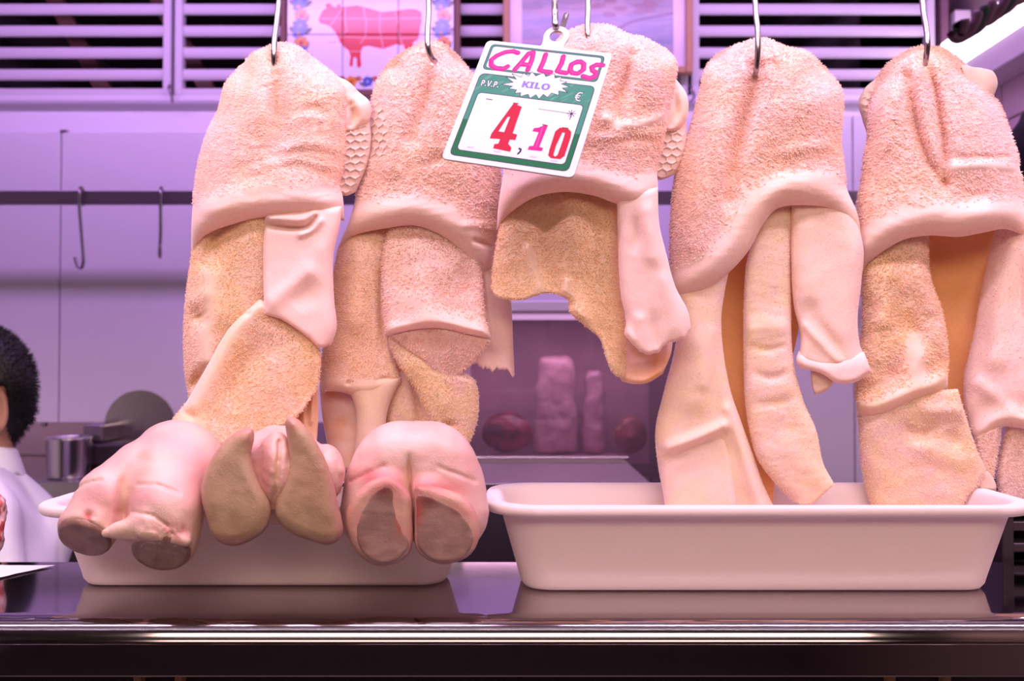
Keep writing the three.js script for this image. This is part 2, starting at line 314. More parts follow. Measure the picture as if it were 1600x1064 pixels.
    const lump = (px, py, w, h, pd, c1, c2, sd) => netMesh((x, y, z) => (h > 2 * w ? Math.hypot(Math.max(Math.abs(x - px - 6 * noise(y * .03, sd)) - w * (.88 + .12 * (y - py) / h) + 14, 0), Math.max(Math.abs(y - py) - h + 14, 0), Math.max(Math.abs(z) - 6, 0)) - 14 : ell(x, y, z, [px, py, 0], [w, h, Math.min(w, h) * .8])) + 3 * fb(x, y, z, .05, sd), [px - w - 12, py - h - 12, -w - 12], [px + w + 12, py + h + 12, w + 12], 4, pd, (x, y, z) => mixc(c1, c2, sstep(-.05, .3, fb(x, y, z, .05, sd + 3))));
    later.push(() => {
      tag(mesh('meat_joint', lump(792, 676, 40, 32, 2.36, [.30, .04, .06], [.12, .02, .05], 3), M.meat), 'dark red joint of meat at the left in the refrigerator', 'meat');
      tag(mesh('meat_joint', lump(985, 680, 26, 30, 2.33, [.34, .12, .09], [.25, .08, .08], 6), M.meat), 'brownish joint of meat at the right in the refrigerator', 'meat');
      tag(mesh('meat_slab', lump(868, 632, 36, 76, 2.38, [.62, .42, .46], [.55, .35, .40], 9), M.meat), 'tall pale slab standing in the middle of the refrigerator', 'meat');
      tag(mesh('meat_slab', lump(928, 642, 20, 66, 2.40, [.60, .40, .46], [.5, .3, .38], 12), M.meat), 'narrow pale slab right of the tall one in the refrigerator', 'meat');
    });
    const sh = group('display_shelf', new THREE.Vector3(xAt(900, 1.5), 0, -1.5)); tag(sh, 'dark steel work shelf behind the counter in front of the refrigerator', 'shelf');
    const ys = yAt(742, 1.55);
    mesh('shelf_board', boxAt(xAt(560, 1.5), xAt(1010, 1.5), ys - .02, ys, -1.45, -1.75, .003), M.steelDark, sh);
    for (const x of [xAt(575, 1.5), xAt(995, 1.5)]) for (const z of [-1.47, -1.73]) mesh('leg', boxAt(x - .012, x + .012, 0, ys - .02, z - .012, z + .012, .002), M.darkSteel, sh);
    mesh('edge_strip', boxAt(xAt(560, 1.5), xAt(1010, 1.5), ys + .0, ys + .012, -1.725, -1.75, .002), M.steel, sh);
    settle(sh);
  }
  // tall white cabinet at right
  {
    const d = 2.5, x0 = xAt(1068, d), g = group('tall_cabinet', new THREE.Vector3(x0 + .4, 0, -d)); tag(g, 'tall white cabinet between the refrigerator and the right wall', 'cabinet');
    const xs = [x0, xAt(1335, d), RIGHT - .03];
    mesh('carcass', boxAt(xs[0], xs[2], .08, yAt(182, d), -d - .022, -BACK + .005), M.panel, g);
    for (let i = 0; i < 2; i++) mesh('door', boxAt(xs[i] + .002, xs[i + 1] - .002, .1, yAt(180, d), -d, -d - .02, .002), M.panel, g);
    mesh('plinth', boxAt(xs[0], xs[2], 0, .1, -d - .03, -BACK + .005), M.dark, g);
    settle(g);
  }
  // hook rail across the back
  {
    const d = 2.3, g = group('hook_rail', V(150, 308, d)); tag(g, 'flat dark steel bar fixed across the white cabinets', 'rail');
    mesh('bar', boxAt(xAt(-500, d), xAt(1400, d), yAt(320, d), yAt(298, d), -d, -d - .006, .001), M.steelDark, g);
    for (const p of [-300, 380, 700]) mesh('bracket', boxAt(xAt(p, d) - .015, xAt(p, d) + .015, yAt(316, d), yAt(302, d), -d - .006, -2.44, .001), M.steelDark, g);
    mesh('bracket', boxAt(xAt(1300, d) - .015, xAt(1300, d) + .015, yAt(316, d), yAt(302, d), -d - .006, -2.5, .001), M.steelDark, g);
    settle(g);
    const hk = (pts, label) => { const m = mesh('rail_hook', tube(pts.map(([x, y, z]) => V(x, y, d - z)), .0042, 60, 8), M.hook); tag(m, label, 'hook', 'empty hooks on the back rail'); };
    hk([[129, 322, -.02], [131, 300, -.016], [127, 293, -.002], [124, 300, .012], [124, 320, .012], [127, 360, .012], [130, 400, .012], [130, 410, .012], [127, 419, .012], [122, 417, .012], [117, 402, .012]], 'empty steel hook with a J-shaped tip on the back rail');
    hk([[253, 322, -.02], [254, 300, -.016], [252, 293, -.002], [251, 300, .012], [251, 320, .012], [251, 360, .012], [250, 384, .012], [249, 394, .018], [250, 402, .03], [250, 398, .045], [250, 388, .05]], 'empty straight-looking hook on the back rail beside the leftmost tripe');
  }
  // things at the right edge
  {
    const mk = (name, label, geoms, mat) => { const m = mesh(name, mergeGeometries(geoms), mat); tag(m, label, 'garland'); return m; };
    const d = 1.75, a = [[1494, 52], [1525, 34], [1560, 10], [1600, -16], [1650, -54], [1700, -84]];
    const g1 = [], n = 70; const cr = new THREE.CatmullRomCurve3(a.map(p => V(p[0], p[1], d)));
    const tw = (ph) => new THREE.TubeGeometry(new THREE.CatmullRomCurve3([...Array(n)].map((_, i) => { const p = cr.getPoint(i / (n - 1)); const t = i * .35 + ph; return p.add(new THREE.Vector3(Math.cos(t) * .009, Math.sin(t) * .014, Math.sin(t) * .009)); })), 140, .010, 7);
    const gar = mk('garland', 'dark twisted garland hanging above the strip light', [tw(0), tw(Math.PI)], M.ribbon);
    const vine = tw(Math.PI / 2); mesh('vine', vine, M.green, gar);
    const bag = new THREE.SphereGeometry(.06, 24, 18); bag.scale(1, 1.7, .8); const bp = bag.attributes.position;
    for (let i = 0; i < bp.count; i++) { const s = 1 + .12 * noise(bp.getX(i) * 40, bp.getY(i) * 30, bp.getZ(i) * 40); bp.setXYZ(i, bp.getX(i) * s, bp.getY(i) * s, bp.getZ(i) * s); } bag.computeVertexNormals();
    const bm = mesh('bundle', bag, M.dark); bm.position.copy(V(1625, 250, 1.7)); tag(bm, 'dark purple bundle hanging by the right tiled wall', 'bundle');
    const st = tube([[1625, 190, 1.7], [1622, 100, 1.7], [1622, -330, 1.7]].map(p => V(...p)), .003, 10, 6); const sm = mesh('strap', st, M.dark, bm); sm.position.sub(bm.position);
  }
}

// lamp fittings and an added fascia keeping front light off the back wall
{
  const fa = group('added_light_blocker', new THREE.Vector3(-.5, 1.80, -.97)); tag(fa, 'grey fascia panel added unseen above and behind the tripe row to shade the back wall', 'blocker');
  mesh('board', boxAt(-2.39, 1.31, 1.80, 2.95, -.955, -.975, .004), M.ceiling, fa); mesh('edge_trim', boxAt(-2.39, 1.31, 1.785, 1.80, -.945, -.985, .004), M.steel, fa);
  for (const x of [-2.0, -.9, .2, 1.1]) mesh('hanger', boxAt(x - .015, x + .015, 2.95, 3.09, -.955, -.975, .003), M.steel, fa);
  settle(fa);
  const words = { stall_tube_light: 'long pinkish tube light hanging above the row of tripes', counter_front_light: 'long warm tube light hanging in front of the counter', hood_light: 'purple tube light hanging before the back wall shutters', aisle_light: 'yellowish tube light over the market aisle' };
  for (const [n, w, h, c, , at, aim] of LAMPS) {
    const g = group(n, new THREE.Vector3(...at)), A = new THREE.Vector3(...aim).sub(g.position).normalize(); tag(g, words[n], 'light');
    const inner = new THREE.Object3D(); inner.lookAt(A); g.quaternion.copy(inner.quaternion);
    const hb = box(w + .08, h + .03, .04, .006); hb.translate(0, 0, -.032); mesh('housing', hb, M.fixture, g);
    const df = box(w, h, .01, .003); df.translate(0, 0, -.0085); mesh('light_diffuser', df, std({ color: rgb(.8, .8, .8), emissive: rgb(...c), emissiveIntensity: 2, roughness: .6 }), g);
  }
}
// ------------------------------------------------------------------ counter
const CY = EYE - 0.2047;
{
  const g = group('serving_counter', new THREE.Vector3(0, 0, -.8)); tag(g, 'polished stainless steel serving counter with a rounded front edge', 'counter');
  const s = new THREE.Shape(); const z = d => -d; // profile in (z, y)
  const R = 0.024, zf = .700;
  s.moveTo(z(.905), CY); s.lineTo(z(zf + .027), CY);
  s.bezierCurveTo(z(zf + .014), CY, z(zf + .005), CY - .004, z(zf + .002), CY - .0145);
  s.lineTo(z(zf + .003), CY - .0162); s.lineTo(z(zf), CY - .0175); s.lineTo(z(zf), CY - .041);
  s.quadraticCurveTo(z(zf), CY - .0432, z(zf + .004), CY - .0432); s.lineTo(z(zf + .02), CY - .0432); s.lineTo(z(zf + .02), CY - .03); s.lineTo(z(.905), CY - .03); s.closePath();
  const eg = new THREE.ExtrudeGeometry(s, { depth: 2.6, bevelEnabled: false, curveSegments: 24 }); eg.rotateY(Math.PI / 2);
  // extrude axis was z -> x ; shape x (=-d) -> must become world z
  const p = eg.attributes.position; for (let i = 0; i < p.count; i++) p.setXYZ(i, p.getX(i) - 1.4, p.getY(i), -p.getZ(i)); 
  const ix = eg.index; if (!ix) { const a = p.array; for (let i = 0; i < a.length; i += 9) for (let k = 0; k < 3; k++) { const t = a[i + 3 + k]; a[i + 3 + k] = a[i + 6 + k]; a[i + 6 + k] = t; } }
  eg.computeVertexNormals();
  mesh('counter_top', eg, M.counter, g);
  mesh('front_glass', boxAt(-1.4, 1.2, .55, CY - .052, -.735, -.745), M.glassDark, g);
  mesh('base', boxAt(-1.4, 1.2, 0, .55, -.72, -.89), M.darkSteel, g);
  mesh('case_back', boxAt(-1.4, 1.2, .55, CY - .03, -.885, -.895), M.dark, g);
  for (const px of [218, 282, 1390, 1476]) { const x = V(px, 1056, .73).x; mesh('glass_clip', boxAt(x - .003, x + .003, CY - .12, CY - .05, -.725, -.735, .001), M.woodLight, g); }
  settle(g);
  // vent grille at the right end
  const vg = group('vent_grille', new THREE.Vector3(.62, CY, -.95)); tag(vg, 'dark slotted vent grille behind the right end of the counter', 'grille');
  for (let k = 0; k < 6; k++) mesh('slat', boxAt(.5, .9, CY - .06 + k * .022, CY - .05 + k * .022, -.92, -.96, .002), M.darkSteel, vg);
  mesh('frame', boxAt(.5, .9, CY - .07, CY + .075, -.962, -.97, .002), M.dark, vg);
  for (const x of [.505, .9]) mesh('frame_side', boxAt(x - .006, x + .006, CY - .07, CY + .075, -.915, -.965, .002), M.darkSteel, vg);
  for (const x of [.51, .89]) mesh('stand', boxAt(x - .008, x + .008, 0, CY - .07, -.93, -.96, .002), M.darkSteel, vg);
  settle(vg);
  // sheet of paper at the left
  const pp = []; const pi = []; const n = 12;
  for (let j = 0; j <= n; j++) for (let i = 0; i <= n; i++) { const x = lerp(-.62, V(78, 884, .875).x, i / n) - (j / n) * .045, zz = lerp(-.885, -.80, j / n); pp.push(x, CY + .0015 + .004 * Math.max(0, noise(x * 20, zz * 30, 2)) , zz); }
  for (let j = 0; j < n; j++) for (let i = 0; i < n; i++) { const a = j * (n + 1) + i, b = a + 1, c = a + n + 1, dd = c + 1; pi.push(a, c, b, b, c, dd); }
  const pgm = new THREE.BufferGeometry(); pgm.setAttribute('position', new THREE.Float32BufferAttribute(pp, 3)); pgm.setIndex(pi); pgm.computeVertexNormals();
  tag(mesh('paper_sheet', pgm, M.paper), 'sheet of white wrapping paper on the counter left of the trays', 'paper');
}
// ------------------------------------------------------------------ trays
function ringLoft(cx, cz, rings) {   // rings: [halfW, halfD, radius, y]
  const N = 16, pos = [], uv = [], idx = []; let per = 0;
  for (const [hw, hd, r, y] of rings) {
    const pts = []; for (let q = 0; q < 4; q++) {
      const sx = [1, -1, -1, 1][q], sz = [1, 1, -1, -1][q], a0 = q * Math.PI / 2;
      for (let k = 0; k <= N; k++) { const a = a0 + k / N * Math.PI / 2; pts.push([sx * (hw - r) + Math.cos(a) * r, sz * (hd - r) + Math.sin(a) * r]); }
    }
    per = pts.length; for (const [x, z] of pts) { pos.push(cx + x, y, cz + z); uv.push(cx + x + z * .3, y + z); }
  }
  const R = rings.length;
  for (let j = 0; j < R - 1; j++) for (let i = 0; i < per; i++) { const a = j * per + i, b = j * per + (i + 1) % per, c = a + per, d = b + per; idx.push(a, b, c, b, d, c); }
  for (const [j, flip] of [[0, 0], [R - 1, 1]]) { const ci = pos.length / 3; pos.push(cx, rings[j][3], cz); uv.push(cx, cz); for (let i = 0; i < per; i++) { const a = j * per + i, b = j * per + (i + 1) % per; flip ? idx.push(ci, a, b) : idx.push(ci, b, a); } }
  const g = new THREE.BufferGeometry(); g.setAttribute('position', new THREE.Float32BufferAttribute(pos, 3)); g.setAttribute('uv', new THREE.Float32BufferAttribute(uv, 2)); g.setIndex(idx); return orient(g);
}
function tray(x0, x1, z0, z1, h, label) {
  const cx = (x0 + x1) / 2, hw = (x1 - x0) / 2, cz = -(z0 + z1) / 2, hd = (z1 - z0) / 2, y = CY + .0005, t = .0032, s = .02, lip = .012;
  const W = hw - lip, D = hd - lip;
  const rings = [];
  const add = (w, d, r, yy) => rings.push([w, d, r, yy]);
  add(W - s - .008, D - s - .008, .02, y); add(W - s - .003, D - s - .003, .024, y + .0012); add(W - s, D - s, .027, y + .005); add(W - s + .002, D - s + .002, .029, y + .012);
  for (const f of [.35, .65, .9]) add(W - s + .002 + (s - .004) * f, D - s + .002 + (s - .004) * f, .029 + .01 * f, y + .012 + (h - .022) * f);
  add(W, D, .04, y + h - .008);
  add(hw - .002, hd - .002, .044, y + h - .009); add(hw, hd, .045, y + h - .006); add(hw, hd, .045, y + h - .002); add(hw - .002, hd - .002, .044, y + h);
  add(W + .002, D + .002, .040, y + h); add(W - .002, D - .002, .038, y + h - .002);
  add(W - t - .001, D - t - .001, .036, y + h - .008);
  for (const f of [.9, .5, .1]) add(W - s - t + s * f, D - s - t + s * f, .026 + .01 * f, y + .008 + (h - .012) * f);
  add(W - s - t - .006, D - s - t - .006, .022, y + t + .0008); add(W - s - .02, D - s - .02, .02, y + t);
  const m = mesh('plastic_tray', ringLoft(cx, cz, rings), M.tray); tag(m, label, 'tray', 'white plastic trays on the counter'); return m;
}
tray(-.4246, -.0265, .772, .905, .0755, 'off-white plastic tray holding the three cow feet');
tray(-.0240, .4560, .755, .905, .0795, 'off-white plastic tray under the two right-hand tripes');

// ------------------------------------------------------------------ draped sheets of tripe
const TD = 0.835;                       // distance of the hanging row
const TS = TD / F;
function curve2(pts, n) {
  if (pts.length === 2) return [...Array(n + 1)].map((_, i) => [lerp(pts[0][0], pts[1][0], i / n), lerp(pts[0][1], pts[1][1], i / n)]);
  const c = new THREE.CatmullRomCurve3(pts.map(p => new THREE.Vector3(p[0], p[1], 0)), false, 'centripetal');
  return c.getSpacedPoints(n).map(p => [p.x, p.y]);
}
function dPoly(x, y, pl) {
  let best = 1e9, at = 0; const n = pl.length - 1;
  for (let i = 0; i < n; i++) {
    const ax = pl[i][0], ay = pl[i][1], bx = pl[i + 1][0] - ax, by = pl[i + 1][1] - ay;
    const t = clamp(((x - ax) * bx + (y - ay) * by) / (bx * bx + by * by + 1e-9)), dx = x - ax - bx * t, dy = y - ay - by * t, d = dx * dx + dy * dy;
    if (d < best) { best = d; at = (i + t) / n; }
  }
  return [Math.sqrt(best), at];
}
function hexEdge(x, y, c) {            // 0 on a ridge, about 1 in the middle of a cell
  const h = c * .866; let d1 = 1e9, d2 = 1e9; const j0 = Math.round(y / h);
  for (let j = j0 - 1; j <= j0 + 1; j++) { const off = (j & 1) ? c / 2 : 0, i0 = Math.round((x - off) / c); for (let i = i0 - 1; i <= i0 + 1; i++) { const d = Math.hypot(x - i * c - off, y - j * h); if (d < d1) { d2 = d1; d1 = d; } else if (d < d2) d2 = d; } }
  return clamp((d2 - d1) / c);
}
const CREAM = [.97, .73, .58], PALE = [.97, .74, .65], TAN = [.95, .71, .46], ROSE = [.97, .72, .64], BOUNCE_ORANGE = [.87, .43, .15], BUFF = [.97, .76, .53];  // the strong orange paints the glow of bounced light into shaded hollows
const villiGeo = (() => { const g = new THREE.ConeGeometry(.34, 1, 5, 2, true); const p = g.attributes.position; for (let i = 0; i < p.count; i++) { const y = p.getY(i) + .5; const k = y > .4 && y < .6 ? 1.35 : 1; p.setXYZ(i, p.getX(i) * k + .12 * y * y, y - .25, p.getZ(i) * k * .6); } g.computeVertexNormals(); return g; })();
const edgeG = (d, R) => d >= R ? 1 : Math.sqrt(Math.max(0, 1 - (1 - d / R) ** 2));
let villiQueue = null, HD = TD;
function layer(parent, name, o) {
  const step = o.step || 2.6, D0 = o.d || HD, S = D0 / F;
  const len = pl => { let l = 0; for (let i = 1; i < pl.length; i++) l += Math.hypot(pl[i][0] - pl[i - 1][0], pl[i][1] - pl[i - 1][1]); return l; };
  const L0 = o.L, R0 = o.R, T0 = [L0[0], ...(o.T || []), R0[0]], B0 = [L0[L0.length - 1], ...(o.B || []), R0[R0.length - 1]];
  const nu = Math.max(8, Math.round(Math.max(len(T0), len(B0)) / step)), nv = Math.max(8, Math.round(Math.max(len(L0), len(R0)) / step));
  const cl = curve2(L0, nv), cr = curve2(R0, nv), ct = curve2(T0, nu), cb = curve2(B0, nu);
  if (o.rag) for (let i = 1; i < nu; i++) cb[i][1] += o.rag * (noise(i * .31, 3.3) + .8 * noise(i * .9, 7.1));
  const E = Object.assign({ l: [10, 8], r: [10, 8], t: [6, 4], b: [8, 7] }, o.e);
  const z4 = o.z || [0, 0, 0, 0], thick = o.thick || 9, nz = o.noise ?? 3, pos = [], uv = [], col = [], w = nu + 1, cnt = w * (nv + 1);
  const sd = (o.seed || 1) * 7.31, C = o.col || CREAM, C2 = o.col2 || PALE, fz = new Float32Array(cnt), FR = new Float32Array(cnt), TH = new Float32Array(cnt), XY = [];
  const feats = (o.f || []).map(f => ({ p: curve2(f[0].length > 2 ? f[0] : f[0], 14), w: f[1], a: f[2], s: f[3] || 0, bx: [Math.min(...f[0].map(q => q[0])) - f[1] * 3, Math.max(...f[0].map(q => q[0])) + f[1] * 3, Math.min(...f[0].map(q => q[1])) - f[1] * 3, Math.max(...f[0].map(q => q[1])) + f[1] * 3] }));
  for (let j = 0; j <= nv; j++) for (let i = 0; i <= nu; i++) {
    const u = i / nu, v = j / nv, k = j * w + i;
    const P = c => (1 - v) * ct[i][c] + v * cb[i][c] + (1 - u) * cl[j][c] + u * cr[j][c] - ((1 - u) * (1 - v) * L0[0][c] + u * (1 - v) * R0[0][c] + (1 - u) * v * L0[L0.length - 1][c] + u * v * R0[R0.length - 1][c]);
    const x = P(0), y = P(1); XY.push([x, y]);
    const dl = dPoly(x, y, cl)[0], dr = dPoly(x, y, cr)[0], dt = dPoly(x, y, ct)[0], db = dPoly(x, y, cb)[0];
    let z = lerp(lerp(z4[0], z4[1], u), lerp(z4[2], z4[3], u), v);
    for (const [d, q] of [[dl, E.l], [dr, E.r], [dt, E.t], [db, E.b]]) z -= q[1] * (1 - edgeG(d, q[0]));
    let fuzz = o.fuzz === undefined ? 1 : o.fuzz;
    if (o.hem) { const [hd, hw, ha, hs] = o.hem; z += ha * Math.exp(-(((db - hd) / hw) ** 2)) - ha * .45 * Math.exp(-(((db - hd * 2.6) / (hw * 1.3)) ** 2)); fuzz *= sstep((hs || hd * 1.7) * .8, (hs || hd * 1.7) * 1.25, db + 9 * noise(x * .03, y * .03, sd)); }
    const inn = Math.min(1, Math.min(dl, dr, dt, db) / 10);
    for (const f of feats) {
      if (x < f.bx[0] || x > f.bx[1] || y < f.bx[2] || y > f.bx[3]) continue;
      const [d, at] = dPoly(x, y, f.p), e = Math.exp(-((d / f.w) ** 2)); z += f.a * e * (f.a < -10 ? .4 + .6 * Math.sin(Math.PI * clamp(at, .08, .92)) : f.a < 0 ? .1 + .9 * Math.sin(Math.PI * at) : 1) * (.3 + .7 * inn); if (f.s) fuzz *= 1 - clamp(f.s * e * 1.3);
    }
    z += inn * (o.hem ? sstep(10, 60, db) : 1) * (nz * noise(x * .014, y * .014, sd) + nz * .3 * noise(x * .04, y * .04, sd + 3));
    if (o.wr) z += inn * o.wr * noise(x * .025, y * .14 + noise(x * .02, y * .02) * 2, sd + 5);
    if (o.hexAt) { const w8 = sstep(1.15, .8, Math.hypot((x - o.hexAt[0]) / o.hexAt[2], (y - o.hexAt[1]) / o.hexAt[3])); if (w8 > 0) { fuzz *= 1 - w8; const q = hexEdge(x + 2 * noise(x * .06, y * .06), y + 2 * noise(y * .07, x * .05), 13); z += w8 * 4 * Math.exp(-((q / .13) ** 2)); } }
    if (o.hex) { const q = hexEdge(x + 2 * noise(x * .06, y * .06), y * 1.15 + 2 * noise(y * .07, x * .05), o.hex); z += 4.6 * Math.exp(-((q / .12) ** 2)) * inn; }
    if (fuzz > .05) z += inn * fuzz * .9 * noise(x * .35, y * .35, sd + 9);
    FR[k] = z; fz[k] = fuzz; TH[k] = thick * edgeG(dl, thick) * edgeG(dr, thick) * edgeG(dt, thick) * edgeG(db, thick);
    const m = clamp(.5 + .9 * noise(x * .012, y * .012, sd + 20) + .5 * noise(x * .05, y * .05, sd + 22)), sp = 1 + .05 * noise(x * .2, y * .2, sd);
    for (let c = 0; c < 3; c++) col.push(lerp(C[c], C2[c], m) * sp);
  }
  for (let k = 0; k < cnt; k++) { const p = V(XY[k][0], XY[k][1], D0 - FR[k] * S); pos.push(p.x, p.y, p.z); uv.push(XY[k][0] * S, XY[k][1] * S); }
  const back = new Int32Array(cnt);
  for (let j = 0; j <= nv; j++) for (let i = 0; i <= nu; i++) {
    const k = j * w + i; if (i === 0 || j === 0 || i === nu || j === nv) { back[k] = k; continue; }
    back[k] = pos.length / 3; const p = V(XY[k][0], XY[k][1], D0 - (FR[k] - TH[k] - .4) * S); pos.push(p.x, p.y, p.z); uv.push(XY[k][0] * S, XY[k][1] * S); col.push(col[k * 3], col[k * 3 + 1], col[k * 3 + 2]);
  }
  const idx = [];
  for (let j = 0; j < nv; j++) for (let i = 0; i < nu; i++) {
    const a = j * w + i, b = a + 1, c = a + w, d = c + 1; idx.push(a, c, b, b, c, d);
    const A = back[a], B = back[b], Cc = back[c], Dd = back[d];
    if (A !== a || B !== b || Cc !== c) idx.push(A, B, Cc); if (B !== b || Cc !== c || Dd !== d) idx.push(B, Dd, Cc);
  }
  const g = new THREE.BufferGeometry(); g.setAttribute('position', new THREE.Float32BufferAttribute(pos, 3)); g.setAttribute('uv', new THREE.Float32BufferAttribute(uv, 2)); g.setAttribute('color', new THREE.Float32BufferAttribute(col, 3)); g.setIndex(idx); g.computeVertexNormals();
  const m = mesh(name, g, o.mat || M.tripe, parent);
  // villi on the napped side
  if (villiQueue && (o.fuzz === undefined || o.fuzz > 0)) {
    const nrm = g.attributes.normal, sp = o.vs || 2.6, hgt = o.vh || 4.2; let area = 0;
    for (let j = 0; j < nv; j++) for (let i = 0; i < nu; i++) {
      const a = j * w + i, b = a + 1, c = a + w, p = XY[a], q = XY[b], r = XY[c];
      const A = new THREE.Vector3(pos[a * 3], pos[a * 3 + 1], pos[a * 3 + 2]), Bv = new THREE.Vector3(pos[b * 3], pos[b * 3 + 1], pos[b * 3 + 2]), Cv = new THREE.Vector3(pos[c * 3], pos[c * 3 + 1], pos[c * 3 + 2]);
      const ar = Bv.clone().sub(A).cross(Cv.clone().sub(A)).length() / (S * S); let n = ar / (sp * sp); n = Math.floor(n) + (rnd() < n % 1 ? 1 : 0);
      for (let t = 0; t < n; t++) {
        if (rnd() > fz[a]) continue; const ru = rnd(), rv = rnd();
        const P = A.clone().addScaledVector(Bv.clone().sub(A), ru).addScaledVector(Cv.clone().sub(A), rv);
        const N = new THREE.Vector3(nrm.getX(a), nrm.getY(a), nrm.getZ(a));
        N.add(new THREE.Vector3(rnd() - .5, rnd() - .75, rnd() - .5).multiplyScalar(.9)).normalize();
        villiQueue.push([P, N, hgt * (.6 + .7 * rnd()) * S, rnd(), [col[a * 3], col[a * 3 + 1], col[a * 3 + 2]]]);
      }
    }
  }
  return m;
}
function flushVilli(g) {
  const q = villiQueue; villiQueue = null; if (!q.length) return;
  const im = new THREE.InstancedMesh(villiGeo, M.villi, q.length), m = new THREE.Matrix4(), Q = new THREE.Quaternion(), Q2 = new THREE.Quaternion(), up = new THREE.Vector3(0, 1, 0), cc = new THREE.Color();
  q.forEach(([P, N, h, r, c], i) => { Q.setFromUnitVectors(up, N); Q2.setFromAxisAngle(up, r * 6.283); Q.multiply(Q2); m.compose(P, Q, new THREE.Vector3(h, h, h)); im.setMatrixAt(i, m); const k = .96 + .12 * ((r * 7.7) % 1); im.setColorAt(i, cc.setRGB(c[0] / .97 * k, c[1] / .73 * k, c[2] / .58 * k)); });
  im.name = 'villi'; im.userData.kind = 'stuff'; im.castShadow = im.receiveShadow = true; g.add(im);
}
function tripe(px, py, d, label, build) {
  HD = d; const g = group('beef_tripe', V(px, py, d)); tag(g, label, 'tripe', 'tripes hanging in a row'); villiQueue = [];
  build(g); flushVilli(g); return settle(g);
}
const UP = { l: [95, 70], r: [75, 58], t: [46, 44], b: [34, 34] };

tripe(410, 660, .824, 'leftmost hanging tripe with a pink smooth flap, behind the cow foot lying sideways', g => {
  layer(g, 'outer_fold', { seed: 1, thick: 60, z: [46, 40, 46, 34], e: UP, hem: [27, 17, 5, 52], noise: 2.2, wr: 1.2, vh: 4, vs: 2.6,
    T: [[395, 84], [415, 74], [436, 67], [462, 71]],
    L: [[375, 105], [353, 130], [341, 172], [326, 202], [311, 250], [303, 304], [299, 350], [299, 402]],
    R: [[490, 91], [527, 121], [541, 140], [541, 190], [537, 263], [531, 285], [536, 310], [538, 345]],
    B: [[310, 381], [324, 366], [355, 353], [400, 343], [440, 338], [475, 336], [505, 340]],
    f: [[[[430, 95], [431, 150], [436, 195], [432, 235]], 15, -17], [[[415, 130], [400, 180]], 20, 6], [[[455, 190], [500, 183], [530, 192]], 6, 2], [[[430, 235], [480, 222], [530, 235]], 8, 3], [[[400, 262], [460, 248], [525, 262]], 7, 2.4], [[[330, 320], [380, 298], [450, 280], [525, 285]], 16, 5], [[[470, 165], [500, 172], [515, 190]], 8, -4]] });
  layer(g, 'inner_sheet', { seed: 2, z: [-6, 4, 2, -8], e: { l: [42, 34], r: [8, 6] }, thick: 10, col: TAN, col2: CREAM, vh: 3.8, vs: 2.7,
    L: [[318, 320], [303, 360], [299, 400], [290, 470], [287, 530], [290, 590], [302, 650]], R: [[460, 305], [462, 420], [480, 500], [488, 560], [488, 650]],
    f: [[[[395, 350], [388, 420], [372, 490]], 34, 16], [[[352, 352], [334, 378], [322, 410]], 12, -16], [[[308, 490], [314, 500]], 11, -16], [[[296, 606], [318, 580]], 9, -22], [[[330, 430], [322, 520], [320, 560]], 16, 8, .8], [[[318, 460], [300, 470]], 12, 5]] });
  layer(g, 'hanging_flap', { seed: 3, z: [20, 28, 30, 30], e: { l: [8, 8], r: [22, 20], b: [7, 6], t: [12, 14] }, thick: 9, fuzz: 0, col: ROSE, col2: PALE, noise: 3,
    L: [[414, 332], [411, 400], [413, 491]], R: [[534, 322], [531, 352], [521, 400], [522, 465], [526, 514], [518, 538]], B: [[441, 500], [482, 528], [500, 543]],
    f: [[[[417, 338], [450, 342], [474, 342], [488, 334], [492, 320]], 8, 10], [[[420, 353], [455, 356], [480, 354], [492, 340]], 5, -13], [[[470, 366], [488, 358], [500, 345]], 6, 7], [[[425, 470], [450, 450], [480, 425]], 14, 6], [[[460, 480], [500, 440]], 16, -5]] });
  layer(g, 'lower_flap', { seed: 4, z: [24, 12, 46, 18], e: { l: [30, 27], r: [7, 6], b: [5, 4] }, thick: 9, col: TAN, col2: CREAM, vh: 3.8, vs: 2.7, rag: 2,
    L: [[405, 466], [364, 504], [323, 573], [293, 625], [266, 664], [262, 722]], R: [[440, 490], [482, 525], [500, 548], [500, 580], [497, 605]], B: [[330, 715], [400, 690], [440, 668], [470, 645]],
    f: [[[[408, 470], [364, 514], [330, 574], [300, 628]], 15, 11, 1.0], [[[420, 520], [385, 570], [350, 640]], 22, -10], [[[380, 494], [392, 488]], 3, -7], [[[284, 640], [306, 655]], 5, -6, .6], [[[300, 660], [280, 690]], 22, 2, 1]] });
  layer(g, 'membrane', { seed: 5, z: [-16, -6, -10, -4], e: { l: [6, 4], r: [8, 6] }, fuzz: 0, col: BOUNCE_ORANGE, col2: CREAM, thick: 6, L: [[425, 620], [430, 720]], R: [[499, 530], [497, 600], [497, 660], [492, 720]], f: [[[[478, 600], [474, 640], [480, 700]], 4, 6], [[[490, 590], [486, 660]], 3, 5]] });
  layer(g, 'side_lobe', { seed: 6, z: [-2, -14, -4, -14], e: { l: [4, 3], r: [26, 24], b: [16, 14], t: [16, 14] }, thick: 22, fuzz: 0, L: [[524, 118], [530, 160], [530, 204]], R: [[560, 143], [578, 160], [578, 186], [566, 202]], T: [[545, 128]], B: [[548, 206]], f: [[[[548, 165], [553, 182], [548, 195]], 7, -16]] });
  layer(g, 'honeycomb_lobe', { seed: 7, step: 1.3, hex: 15, z: [-12, -34, -18, -30], e: { l: [4, 3], r: [14, 10], b: [10, 8] }, thick: 10, fuzz: 0, noise: 5, col: PALE, L: [[520, 180], [520, 300]], R: [[576, 182], [580, 215], [574, 255], [556, 300]], B: [[540, 306]] });
});

